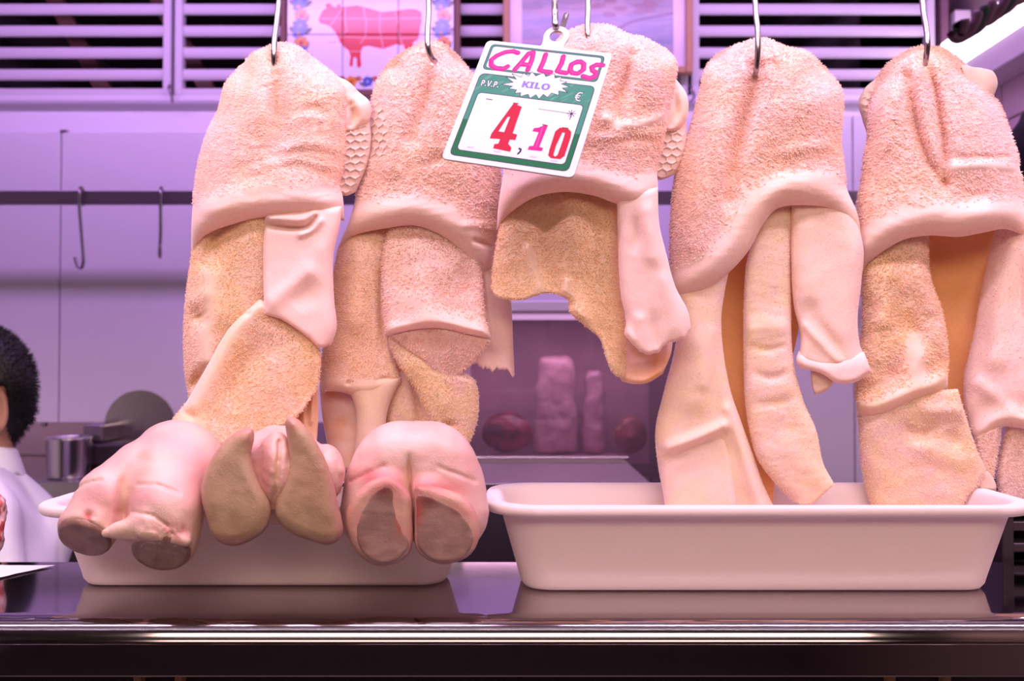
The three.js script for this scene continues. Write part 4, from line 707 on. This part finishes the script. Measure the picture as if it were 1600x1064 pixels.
  tag(m, 'white and green card reading CALLOS 4,10 hung before the middle tripe', 'price card');
  // its own hook
  const D = .742, hp = [[872, -190, .0], [868, -180, 0], [864, -150, 0], [866, -60, 0], [867, 0, 0], [867, 22, .0], [868, 40, -.004], [872, 48, .004], [877, 46, .014], [881, 35, .024], [885, 24, .03]];
  tag(mesh('card_hook', tube(hp.map(([x, y, z]) => V(x, y, D - .006 + z)), .0027, 70, 10), M.hook), 'steel hook through the tab of the price card', 'hook');
}

// ------------------------------------------------------------------ implicit surfaces (cow feet, person, meat)
function netMesh(sdf, lo, hi, cell, D, colorFn) {
  const n = [0, 1, 2].map(k => Math.ceil((hi[k] - lo[k]) / cell) + 1), [nx, ny, nz] = n, val = new Float32Array(nx * ny * nz), S = D / F;
  const id = (i, j, k) => (k * ny + j) * nx + i;
  for (let k = 0; k < nz; k++) for (let j = 0; j < ny; j++) for (let i = 0; i < nx; i++) val[id(i, j, k)] = sdf(lo[0] + i * cell, lo[1] + j * cell, lo[2] + k * cell);
  const vid = new Int32Array(nx * ny * nz).fill(-1), P = [], idx = [];
  for (let k = 0; k < nz - 1; k++) for (let j = 0; j < ny - 1; j++) for (let i = 0; i < nx - 1; i++) {
    let sx = 0, sy = 0, sz = 0, c = 0, neg = 0; const v = [];
    for (let q = 0; q < 8; q++) { const w = val[id(i + (q & 1), j + ((q >> 1) & 1), k + (q >> 2))]; v.push(w); if (w < 0) neg++; }
    if (neg === 0 || neg === 8) continue;
    for (let q = 0; q < 8; q++) for (const b of [1, 2, 4]) { if (q & b) continue; const r = q | b; if ((v[q] < 0) === (v[r] < 0)) continue; const t = v[q] / (v[q] - v[r]); sx += (q & 1) + (b === 1 ? t : 0); sy += ((q >> 1) & 1) + (b === 2 ? t : 0); sz += (q >> 2) + (b === 4 ? t : 0); c++; }
    vid[id(i, j, k)] = P.length; P.push([lo[0] + (i + sx / c) * cell, lo[1] + (j + sy / c) * cell, lo[2] + (k + sz / c) * cell]);
  }
  const quad = (a, b, c, d, f) => { if (a < 0 || b < 0 || c < 0 || d < 0) return; f ? idx.push(a, b, c, a, c, d) : idx.push(a, c, b, a, d, c); };
  for (let k = 1; k < nz - 1; k++) for (let j = 1; j < ny - 1; j++) for (let i = 1; i < nx - 1; i++) {
    const a = val[id(i, j, k)] < 0;
    if (a !== val[id(i + 1, j, k)] < 0) quad(vid[id(i, j - 1, k - 1)], vid[id(i, j, k - 1)], vid[id(i, j, k)], vid[id(i, j - 1, k)], a);
    if (a !== val[id(i, j + 1, k)] < 0) quad(vid[id(i - 1, j, k - 1)], vid[id(i - 1, j, k)], vid[id(i, j, k)], vid[id(i, j, k - 1)], a);
    if (a !== val[id(i, j, k + 1)] < 0) quad(vid[id(i - 1, j - 1, k)], vid[id(i, j - 1, k)], vid[id(i, j, k)], vid[id(i - 1, j, k)], a);
  }
  const pos = [], uv = [], col = [];
  for (const p of P) { const q = V(p[0], p[1], D - p[2] * S); pos.push(q.x, q.y, q.z); uv.push(p[0] * S, (p[1] + p[2]) * S); if (colorFn) col.push(...colorFn(p[0], p[1], p[2])); }
  const g = new THREE.BufferGeometry(); g.setAttribute('position', new THREE.Float32BufferAttribute(pos, 3)); g.setAttribute('uv', new THREE.Float32BufferAttribute(uv, 2)); if (colorFn) g.setAttribute('color', new THREE.Float32BufferAttribute(col, 3)); g.setIndex(idx); return orient(g);
}
const smin = (a, b, k) => { const h = clamp(.5 + .5 * (b - a) / k); return lerp(b, a, h) - k * h * (1 - h); };
const smax = (a, b, k) => -smin(-a, -b, k);
function cone(x, y, z, a, b, ra, rb) { const bx = b[0] - a[0], by = b[1] - a[1], bz = b[2] - a[2], t = clamp(((x - a[0]) * bx + (y - a[1]) * by + (z - a[2]) * bz) / (bx * bx + by * by + bz * bz)); return Math.hypot(x - a[0] - bx * t, y - a[1] - by * t, z - a[2] - bz * t) - lerp(ra, rb, t); }
function ell(x, y, z, c, r) { const a = (x - c[0]) / r[0], b = (y - c[1]) / r[1], d = (z - c[2]) / r[2], k = Math.hypot(a, b, d), q = Math.hypot(a / r[0], b / r[1], d / r[2]); return q < 1e-6 ? -Math.min(...r) : k * (k - 1) / q; }
function sdPoly(x, y, P) { let d = 1e9, s = 1; for (let i = 0, j = P.length - 1; i < P.length; j = i++) { const ex = P[j][0] - P[i][0], ey = P[j][1] - P[i][1], wx = x - P[i][0], wy = y - P[i][1], t = clamp((wx * ex + wy * ey) / (ex * ex + ey * ey)); d = Math.min(d, (wx - ex * t) ** 2 + (wy - ey * t) ** 2); const c1 = y >= P[i][1], c2 = y < P[j][1], c3 = ex * wy > ey * wx; if ((c1 && c2 && c3) || (!c1 && !c2 && !c3)) s = -s; } return s * Math.sqrt(d); }
const smoothPoly = (P, n = 60) => new THREE.CatmullRomCurve3(P.map(p => new THREE.Vector3(p[0], p[1], 0)), true, 'centripetal').getSpacedPoints(n).slice(0, n).map(p => [p.x, p.y]);
// rounded slab over an outline, front plane z = zf(x, y)
function slab(x, y, z, P, zf, depth, rnd_, taper = 0) { const zz = zf(x, y) - z; const d2 = sdPoly(x, y, P) + rnd_ - taper * zz, dz = Math.max(-zz, zz - depth) + rnd_; return Math.min(Math.max(d2, dz), 0) + Math.hypot(Math.max(d2, 0), Math.max(dz, 0)) - rnd_; }
const mixc = (a, b, t) => [0, 1, 2].map(i => lerp(a[i], b[i], clamp(t)));
const FD = .745;
const SKINP = [.84, .52, .45], SKINR = [.66, .22, .21], SKINY = [.80, .56, .36], HORN = [.48, .33, .19], HORN2 = [.64, .46, .28], SOLE = [.30, .18, .15], SOLE2 = [.42, .26, .22], RED = [.55, .07, .06];
const fb = (x, y, z, s, o) => noise(x * s, y * s, z * s + o) + .5 * noise(x * s * 2.1, y * s * 2.1, z * s * 2.1 + o);
const spot = (x, y, cx, cy, rx, ry = rx) => Math.exp(-(((x - cx) / rx) ** 2) - (((y - cy) / ry) ** 2));

const overRim = (d, y, z, end, rim = -40) => smax(smax(d, -Math.max(z - rim, 789 - y), 5), end - z, 5);   // rests on the tray rim, sawn off behind
// foot held upright, soles to the front (right)
{
  const g = group('cow_trotter', V(645, 885, FD)); tag(g, 'upright cow foot with reddish-brown soles, rightmost of the three', 'cow foot', 'cow feet in the left tray');
  const LC = smoothPoly([[612, 745], [585, 748], [556, 770], [540, 800], [542, 835], [556, 862], [580, 881], [605, 884], [628, 876], [643, 858], [645, 810], [640, 770]]);
  const RC = smoothPoly([[650, 758], [690, 762], [728, 778], [746, 806], [749, 838], [738, 864], [715, 878], [690, 882], [666, 874], [650, 858], [647, 815], [648, 785]]);
  const plane = (x, y) => 48 + (y - 810) * -.10;
  const skin = (x, y, z) => {
    const hx = 24 + .24 * (clamp(y, 660, 800) - 660), qx = Math.max(0, Math.abs(x - 648) - hx), qy = Math.max(0, Math.abs(y - 756) - 40), qz = Math.max(0, Math.abs(z + 70) - 40); let d = Math.hypot(qx, qy, qz) - 58;
    const dl = cone(x, y, z, [598, 762, -40], [592, 812, -22], 56, 52), dr = cone(x, y, z, [696, 762, -40], [698, 814, -22], 57, 52);
    d = smin(d, smin(dl, dr, 5), 22);
    d = smin(d, ell(x, y, z, [603, 757, 8], [34, 24, 34]), 12); d = smin(d, ell(x, y, z, [668, 765, 10], [32, 22, 32]), 12);
    // cleft
    { const q = dPoly(x, y, [[639, 708], [641, 760], [645, 880]])[0]; d += (9 * Math.exp(-((q / 2.4) ** 2)) + 7 * Math.exp(-((q / 12) ** 2))) * sstep(700, 740, y) * sstep(-70, -10, z); }
    // creases over the digits
    for (const [a, b] of [[[548, 752], [600, 728]], [[686, 730], [742, 752]]]) { const q = dPoly(x, y, [a, b])[0]; d += 3 * Math.exp(-((q / 3) ** 2)); }
    d += .8 * fb(x, y, z, .05, 1);
    return overRim(d, y, z, -98);
  };
  mesh('skin', netMesh(skin, [520, 640, -170], [775, 900, 90], 3.2, FD, (x, y, z) => { let c = mixc(SKINP, [.90, .66, .58], .5 + fb(x, y, z, .02, 4)); c = mixc(c, SKINR, .95 * spot(x, y, 605, 748, 30, 16) + .95 * spot(x, y, 672, 758, 28, 16) + .7 * spot(x, y, 572, 742, 22, 14) + .7 * spot(x, y, 715, 766, 26, 18)); c = mixc(c, RED, .8 * spot(x, y, 632, 815, 10, 22) + .5 * spot(x, y, 655, 790, 8, 18)); c = mixc(c, SKINY, .7 * spot(x, y, 636, 745, 8, 26)); return c; }), M.cowfoot, g);
  const claws = [];
  for (const [P, cx] of [[LC, 592], [RC, 698]]) {
    claws.push(mesh('claw', netMesh((x, y, z) => slab(x, y, z, P, plane, 70, 16, -.02) + .6 * fb(x, y, z, .06, 2), [cx - 75, 735, -50], [cx + 75, 900, 75], 2.8, FD, (x, y, z) => mixc(mixc(mixc([.72, .34, .30], [.70, .44, .32], .5 + fb(x, y, z, .03, 8)), [.50, .16, .14], .8 * spot(x, y, cx < 650 ? 608 : 662, 758, 26, 12)), SOLE2, .7 * spot(x, y, cx, 880, 60, 34))), M.cowfoot, g));
  }
  const LS = smoothPoly([[607, 757], [591, 763], [573, 782], [562, 805], [556, 835], [563, 858], [582, 876], [604, 879], [626, 870], [639, 850], [628, 825], [616, 790], [615, 766]]), RS = smoothPoly([[652, 773], [668, 774], [696, 785], [722, 802], [738, 828], [739, 848], [724, 870], [702, 877], [676, 874], [655, 857], [651, 832], [651, 798]]);
  for (const [P, cx] of [[LS, 598], [RS, 695]]) mesh('sole', netMesh((x, y, z) => slab(x, y, z, P, (a, b) => plane(a, b) + .6, 10, 3) + .5 * fb(x, y, z, .07, 5), [cx - 60, 745, 15], [cx + 60, 892, 75], 2.6, FD, (x, y, z) => { let c = mixc(SOLE, SOLE2, .5 + 1.1 * fb(x * 1, y * 2.2, z, .03, 6)); c = mixc(c, [.20, .045, .035], .9 * (spot(x, y, cx < 650 ? 600 : 668, cx < 650 ? 766 : 780, 22, 14) + spot(x, y, cx < 650 ? 560 : 712, cx < 650 ? 850 : 796, 14, 12) * .6)); c = mixc(c, [.50, .08, .05], .8 * spot(x, y, cx < 650 ? 626 : 653, cx < 650 ? 815 : 800, 8, 22)); return c; }), M.cowfoot, claws[cx < 650 ? 0 : 1]);
  settle(g);
}
// foot lying with both soles showing, tips upwards (middle)
{
  const MD = .722, g = group('cow_trotter', V(430, 855, MD)); tag(g, 'cow foot with two olive-brown pointed hooves turned up, middle of the three', 'cow foot', 'cow feet in the left tray');
  const LC = smoothPoly([[388, 667], [368, 675], [345, 695], [325, 725], [314, 761], [316, 788], [325, 817], [331, 836], [345, 849], [368, 854], [395, 844], [417, 826], [424, 801], [420, 779], [408, 758], [398, 734], [393, 709], [398, 684], [396, 671]], 70);
  const RC = smoothPoly([[453, 650], [445, 656], [446, 671], [450, 698], [451, 727], [441, 756], [431, 783], [430, 806], [440, 822], [458, 835], [480, 844], [512, 852], [530, 844], [537, 828], [529, 788], [521, 752], [510, 720], [492, 686], [476, 664], [462, 652]], 70);
  const pl = (x, y) => 42 - (y - 760) * .10 - Math.abs(x - 427) * .02;
  const skin = (x, y, z) => {
    let d = smin(ell(x, y, z, [440, 748, -80], [92, 72, 100]), cone(x, y, z, [436, 725, -90], [436, 722, -125], 56, 58), 20);
    d = smin(d, ell(x, y, z, [432, 735, -10], [30, 62, 48]), 16);
    d = smin(d, ell(x, y, z, [510, 738, -40], [28, 44, 48]), 14); d = smin(d, ell(x, y, z, [530, 735, -28], [8, 18, 20]), 6);
    const q = dPoly(x, y, [[437, 690], [434, 740], [427, 790]])[0]; d += 7 * Math.exp(-((q / 4) ** 2)) * sstep(-10, 20, z) + 3 * Math.exp(-(((q - 9) / 3) ** 2)) * 0;
    d += 1.6 * fb(x, y, z, .06, 3) + (spot(x, y, 430, 750, 14, 45)) * 1.5 * fb(x, y, z, .2, 3);
    return overRim(d, y, z, -128, -80);
  };
  mesh('skin', netMesh(skin, [320, 640, -160], [560, 880, 60], 3.2, MD, (x, y, z) => { let c = mixc(SKINP, [.88, .62, .52], .5 + fb(x, y, z, .02, 4)); c = mixc(c, SKINR, .7 * spot(x, y, 415, 740, 12, 40) + .4 * spot(x, y, 450, 760, 12, 30)); c = mixc(c, [.80, .50, .30], .7 * spot(x, y, 433, 745, 8, 50)); return c; }), M.cowfoot, g);
  for (const [P, cx, k] of [[LC, 368, 0], [RC, 484, 1]]) {
    mesh('claw', netMesh((x, y, z) => slab(x, y, z, P, (a, b) => pl(a, b) - 8 + 13 * Math.exp(-(((a - cx) / 40) ** 2) - (((b - 790) / 60) ** 2)), 56, 20, -.03) + .5 * fb(x, y, z, .07, 2 + k), [cx - 72, 635, -60], [cx + 72, 870, 75], 2.8, MD,
      (x, y, z) => { const e = -sdPoly(x, y, P), n = fb(x, y, z, .025, 9 + k); let c = mixc(HORN, HORN2, .35 + .9 * n); c = mixc([.62, .36, .24], c, sstep(-2, 9, e + 4 * n)); c = mixc(c, k ? [.30, .15, .06] : [.30, .22, .12], (k ? .7 : .5) * spot(x, y, cx + (k ? 6 : 2), 745, 26, 40)); c = mixc(c, [.56, .30, .23], k * .75 * sstep(500, 524, x - (y - 760) * .12)); c = mixc(c, [.34, .14, .10], .55 * spot(x, y, cx, 852, 60, 14)); c = mixc(c, [.66, .30, .25], .6 * spot(x, y, k ? 455 : 390, k ? 660 : 675, 14, 16) + .45 * spot(x, y, cx, 850, 50, 10)); c = mixc(c, [.80, .68, .48], .5 * clamp(fb(x, y, z, .11, 30 + k) * 3 - 1.9)); return c; }), M.cowfoot, g);
  }
  settle(g);
}
// foot lying sideways (left)
{
  const g = group('cow_trotter', V(220, 880, FD)); tag(g, 'pink cow foot lying sideways with cut tissue on its toes, leftmost of the three', 'cow foot', 'cow feet in the left tray');
  const pA = [-.28, .80, .53], pB = [-.10, .80, .60]; // the directions the two soles face
  const nrm = v => { const l = Math.hypot(...v); return v.map(x => x / l); }, nA = nrm(pA), nB = nrm(pB);
  const cutA = (x, y, z) => (x - 130) * nA[0] + (y - 834) * nA[1] + (z - 34) * nA[2];
  const cutB = (x, y, z) => (x - 245) * nB[0] + (y - 856) * nB[1] + (z - 58) * nB[2];
  const leg = (x, y, z) => smin(cone(x, y, z, [276, 732, -60], [296, 732, -125], 73, 66), cone(x, y, z, [276, 732, -60], [235, 762, -20], 70, 58), 18);
  const digA = (x, y, z) => { let d = cone(x, y, z, [220, 742, -35], [165, 780, -5], 52, 46); d = smin(d, cone(x, y, z, [165, 780, -5], [135, 830, 10], 45, 47), 12); return d; };
  const digB = (x, y, z) => { let d = cone(x, y, z, [262, 750, -20], [256, 800, 18], 60, 60); d = smin(d, cone(x, y, z, [256, 800, 18], [255, 836, 22], 60, 58), 12); return d; };
  const skin = (x, y, z) => {
    let d = smin(leg(x, y, z), smin(smax(digA(x, y, z), cutA(x, y, z) + 7, 6), smax(digB(x, y, z), cutB(x, y, z) + 7, 6), 7), 16);
    // torn rim of horn on the right toe
    d = smin(d, cone(x, y, z, [165, 833, 56], [226, 820, 52], 7, 31), 8); d = smin(d, cone(x, y, z, [222, 832, 74], [290, 845, 66], 9, 9), 8);
    // groove between the toes
    const q = dPoly(x, y, [[216, 718], [196, 756], [190, 800]])[0]; d += 11 * Math.exp(-((q / 12) ** 2)) * sstep(-10, 30, z);
    for (const cr of [[[214, 757], [245, 757], [280, 770]], [[118, 764], [135, 755], [158, 750]], [[208, 800], [240, 806], [262, 822]]]) { const e = dPoly(x, y, cr)[0]; d += 3.4 * Math.exp(-((e / 2.6) ** 2)); }
    d += 5 * spot(x, y, 138, 806, 7) - 3 * spot(x, y, 142, 810, 4);
    d += .9 * fb(x, y, z, .04, 1) + 3.0 * spot(x, y, 262, 832, 32, 14) * fb(x, y, z, .16, 2);
    return overRim(d, y, z, -98);
  };
  mesh('skin', netMesh(skin, [70, 640, -160], [360, 900, 110], 3.2, FD, (x, y, z) => {
    let c = mixc(SKINP, [.90, .68, .54], .5 + 1.2 * fb(x, y, z, .015, 4)); c = mixc(c, [.78, .40, .38], .6 * spot(x, y, 300, 745, 40, 60) + .5 * spot(x, y, 235, 775, 36, 16) + .5 * spot(x, y, 150, 780, 26, 24)); c = mixc(c, SKINR, .9 * spot(x, y, 272, 830, 30, 14) * (.6 + fb(x, y, z, .12, 3)) + .3 * spot(x, y, 105, 815, 22, 12)); c = mixc(c, RED, .9 * spot(x, y, 137, 806, 9)); c = mixc(c, SKINY, .5 * spot(x, y, 192, 765, 9, 30) + .6 * spot(x, y, 308, 840, 12, 30)); c = mixc(c, [.90, .70, .54], .7 * spot(x, y, 190, 830, 34, 9)); c = mixc(c, [.70, .50, .46], .35 * clamp(fb(x, y, z, .05, 40) * 2) * spot(x, y, 260, 690, 50, 18)); return c; }), M.cowfoot, g);
  const soleCol = o => (x, y, z) => mixc(mixc([.26, .13, .10], [.40, .24, .17], .5 + 1.2 * fb(x, y, z, .04, o)), [.60, .36, .24], .0);
  mesh('sole', netMesh((x, y, z) => { const q = smax(digA(x, y, z) + 1.5, Math.abs(cutA(x, y, z) + 5) - 6, 4); return smax(q, -(digB(x, y, z) - 2), 3) + .7 * fb(x, y, z, .08, 2); }, [70, 790, -70], [235, 900, 80], 2.8, FD, soleCol(3)), M.cowfoot, g);
  mesh('sole', netMesh((x, y, z) => smax(digB(x, y, z) + 1.5, Math.abs(cutB(x, y, z) + 5) - 6, 4) + .6 * fb(x, y, z, .08, 7), [180, 810, -70], [335, 900, 110], 2.8, FD, soleCol(6)), M.cowfoot, g);
  settle(g);
}
for (const f of later) f();
// ------------------------------------------------------------------ butcher at the left
{
  const D = 1.5, g = group('person', new THREE.Vector3(V(-60, 700, D).x, 0, -D)); tag(g, 'person in a white coat with short black hair, turned away at left', 'person');
  // head faces left and a little away
  const skull = (x, y, z) => {
    let d = ell(x, y, z, [-40, 600, 0], [94, 96, 78]); d = smin(d, ell(x, y, z, [-95, 655, 0], [58, 74, 56]), 22);
    d = smin(d, cone(x, y, z, [-120, 716, 0], [-105, 735, 0], 22, 24), 20);           // chin
    d = smin(d, cone(x, y, z, [-150, 622, 0], [-164, 655, 0], 9, 12), 10);             // nose
    d = smin(d, cone(x, y, z, [-140, 686, -16], [-140, 686, 16], 8, 8), 8);            // lips
    d = smin(d, cone(x, y, z, [-128, 602, -34], [-128, 602, 34], 14, 14), 12);         // brow
    for (const s of [-1, 1]) d = smax(d, -ell(x, y, z, [-140, 622, 30 * s], [14, 9, 14]), 6);
    d = smin(d, cone(x, y, z, [-35, 670, 0], [-22, 780, 0], 52, 56), 20);
    for (const s of [-1, 1]) { let e = ell(x, y, z, [-4, 642, 74 * s], [20, 38, 12]); e = smax(e, -ell(x, y, z, [-6, 638, 83 * s], [11, 24, 8]), 4); d = smin(d, e, 6); }
    return d;
  };
  const torso = (x, y, z) => { let d = ell(x, y, z, [-40, 1000, 0], [150, 290, 190]); d = smin(d, cone(x, y, z, [-30, 800, -150], [-30, 800, 150], 58, 58), 50); d = smin(d, ell(x, y, z, [-20, 1250, 0], [130, 160, 170]), 40); d = smin(d, cone(x, y, z, [-18, 752, 0], [62, 834, 0], 40, 58), 30); return d; };
  const arms = (x, y, z, k) => { let d = 1e9; for (const s of [-1, 1]) { d = Math.min(d, smin(cone(x, y, z, [-25, 812, 165 * s], [10, 1000, 200 * s], 58, 48), cone(x, y, z, [10, 1000, 200 * s], [-170, 1040, 120 * s], 46, 34), 16)); } return d; };
  const legs = (x, y, z) => Math.min(...[-1, 1].map(s => cone(x, y, z, [-25, 1300, 75 * s], [-15, 1800, 80 * s], 82, 50)));
  const body = (x, y, z) => { let d = skull(x, y, z); d = smin(d, torso(x, y, z) + 10, 14); d = smin(d, arms(x, y, z) + 9, 14);
    for (const s of [-1, 1]) { d = smin(d, ell(x, y, z, [-212, 1042, 108 * s], [36, 16, 28]), 10); for (let f = 0; f < 4; f++) d = smin(d, smin(cone(x, y, z, [-236, 1036 + f * 2, (88 + f * 14) * s], [-268 + Math.abs(f - 1) * 5, 1046, (86 + f * 14) * s], 9, 8), cone(x, y, z, [-268 + Math.abs(f - 1) * 5, 1046, (86 + f * 14) * s], [-278, 1066, (88 + f * 13) * s], 8, 7), 3), 4); d = smin(d, cone(x, y, z, [-205, 1052, 84 * s], [-232, 1072, 74 * s], 10, 8), 6); }
    return smin(d, legs(x, y, z), 20); };
  mesh('body', netMesh(body, [-300, 480, -290], [170, 1830, 290], 9, D), M.skin, g);
  const hairBase = (x, y, z) => smax(ell(x, y, z, [-36, 596, 0], [100, 103, 86]), 0, 1);
  const hair = (x, y, z) => { let d = smax(ell(x, y, z, [-40, 602, 0], [97, 98, 86]), Math.min(Math.max(y - 604, -122 - x), Math.max(8 - x, y - 694)), 8); d = smin(d, cone(x, y, z, [24, 640, 0], [-2, 686, 0], 30, 24), 14); for (const q of [-1, 1]) d = smax(d, -ell(x, y, z, [-6, 646, 84 * q], [24, 42, 26]), 4); return d; };
  const hm = mesh('hair', netMesh(hair, [-160, 470, -110], [90, 730, 110], 5, D), M.hair, g);
  { const hp = hm.geometry.attributes.position, hn = hm.geometry.attributes.normal, N = 9000, im = new THREE.InstancedMesh(villiGeo, M.hair, N), m4 = new THREE.Matrix4(), q = new THREE.Quaternion(), up = new THREE.Vector3(0, 1, 0);
    for (let i = 0; i < N; i++) { const k = Math.floor(rnd() * hp.count), n = new THREE.Vector3(hn.getX(k) + (rnd() - .5) * .8, hn.getY(k) + (rnd() - .5) * .8, hn.getZ(k) + (rnd() - .5) * .8).normalize(); q.setFromUnitVectors(up, n); const h = .006 + .006 * rnd(); m4.compose(new THREE.Vector3(hp.getX(k) + (rnd() - .5) * .004, hp.getY(k) + (rnd() - .5) * .004, hp.getZ(k) + (rnd() - .5) * .004), q, new THREE.Vector3(.002, h, .002)); im.setMatrixAt(i, m4); }
    im.name = 'hair_bristles'; im.userData.kind = 'stuff'; im.castShadow = im.receiveShadow = true; hm.add(im); }
  // short bristles along the crop
  const coat = (x, y, z) => { let d = Math.min(torso(x, y, z), arms(x, y, z)); d = smin(torso(x, y, z), arms(x, y, z), 16); d = smax(d, -cone(x, y, z, [-34, 690, 0], [-26, 770, 0], 62, 58), 6); d = smax(d, -Math.min(...[-1, 1].map(s => cone(x, y, z, [-190, 1040, 112 * s], [-300, 1040, 100 * s], 60, 70))), 3);
    d += 2.5 * noise(x * .012, y * .02, z * .012) + 2.2 * Math.exp(-((dPoly(x, y, [[20, 730], [95, 850], [80, 1000]])[0] / 5) ** 2)); return d; };
  const cm = mesh('coat', netMesh(coat, [-300, 690, -290], [180, 1450, 290], 8, D), M.coat, g);
  const col = (x, y, z) => { const r = Math.hypot(x + 30, z) - 50 - (y - 700) * .35; return Math.max(Math.abs(r) - 4, Math.abs(y - 716 - (x + 30) * .1) - 18) - 3; };
  mesh('collar', netMesh(col, [-120, 680, -100], [70, 770, 100], 4.5, D), M.coat, cm);
  const S = D / F; for (const s of [-1, 1]) { const sh = new THREE.CapsuleGeometry(.045, .15, 6, 16); sh.rotateZ(Math.PI / 2); sh.scale(1, .9, 1); const p = V(-60, 1800, D); sh.translate(p.x, .042, -D + s * 80 * S); mesh('shoe', sh, M.dark, g); }
  settle(g);
  // cut of meat hanging at the edge of the picture
  const md = .93, mg = mesh('meat_cut', netMesh((x, y, z) => { let d = ell(x, y, z, [-28, 815, 0], [38, 70, 34]); return d + 5 * fb(x, y, z, .045, 4) + 2 * fb(x, y, z, .13, 8); }, [-90, 730, -60], [30, 900, 60], 3, md, (x, y, z) => mixc([.55, .09, .07], [.85, .55, .50], sstep(.05, .3, fb(x, y, z, .05, 12)))), M.meat); tag(mg, 'red and white marbled cut of meat at the left edge beside the coat', 'meat');
  const hk = mesh('meat_hook', tube([[-30, 752, md], [-30, 735, md + .005], [-34, 700, md], [-36, 300, md], [-36, -170, md], [-34, -190, md - .02], [-32, -180, md - .04]].map(p => V(...p)), .0025, 60, 8), M.hook); tag(hk, 'steel hook holding the marbled cut at the left edge', 'hook');
}
renderer.render(scene, camera);
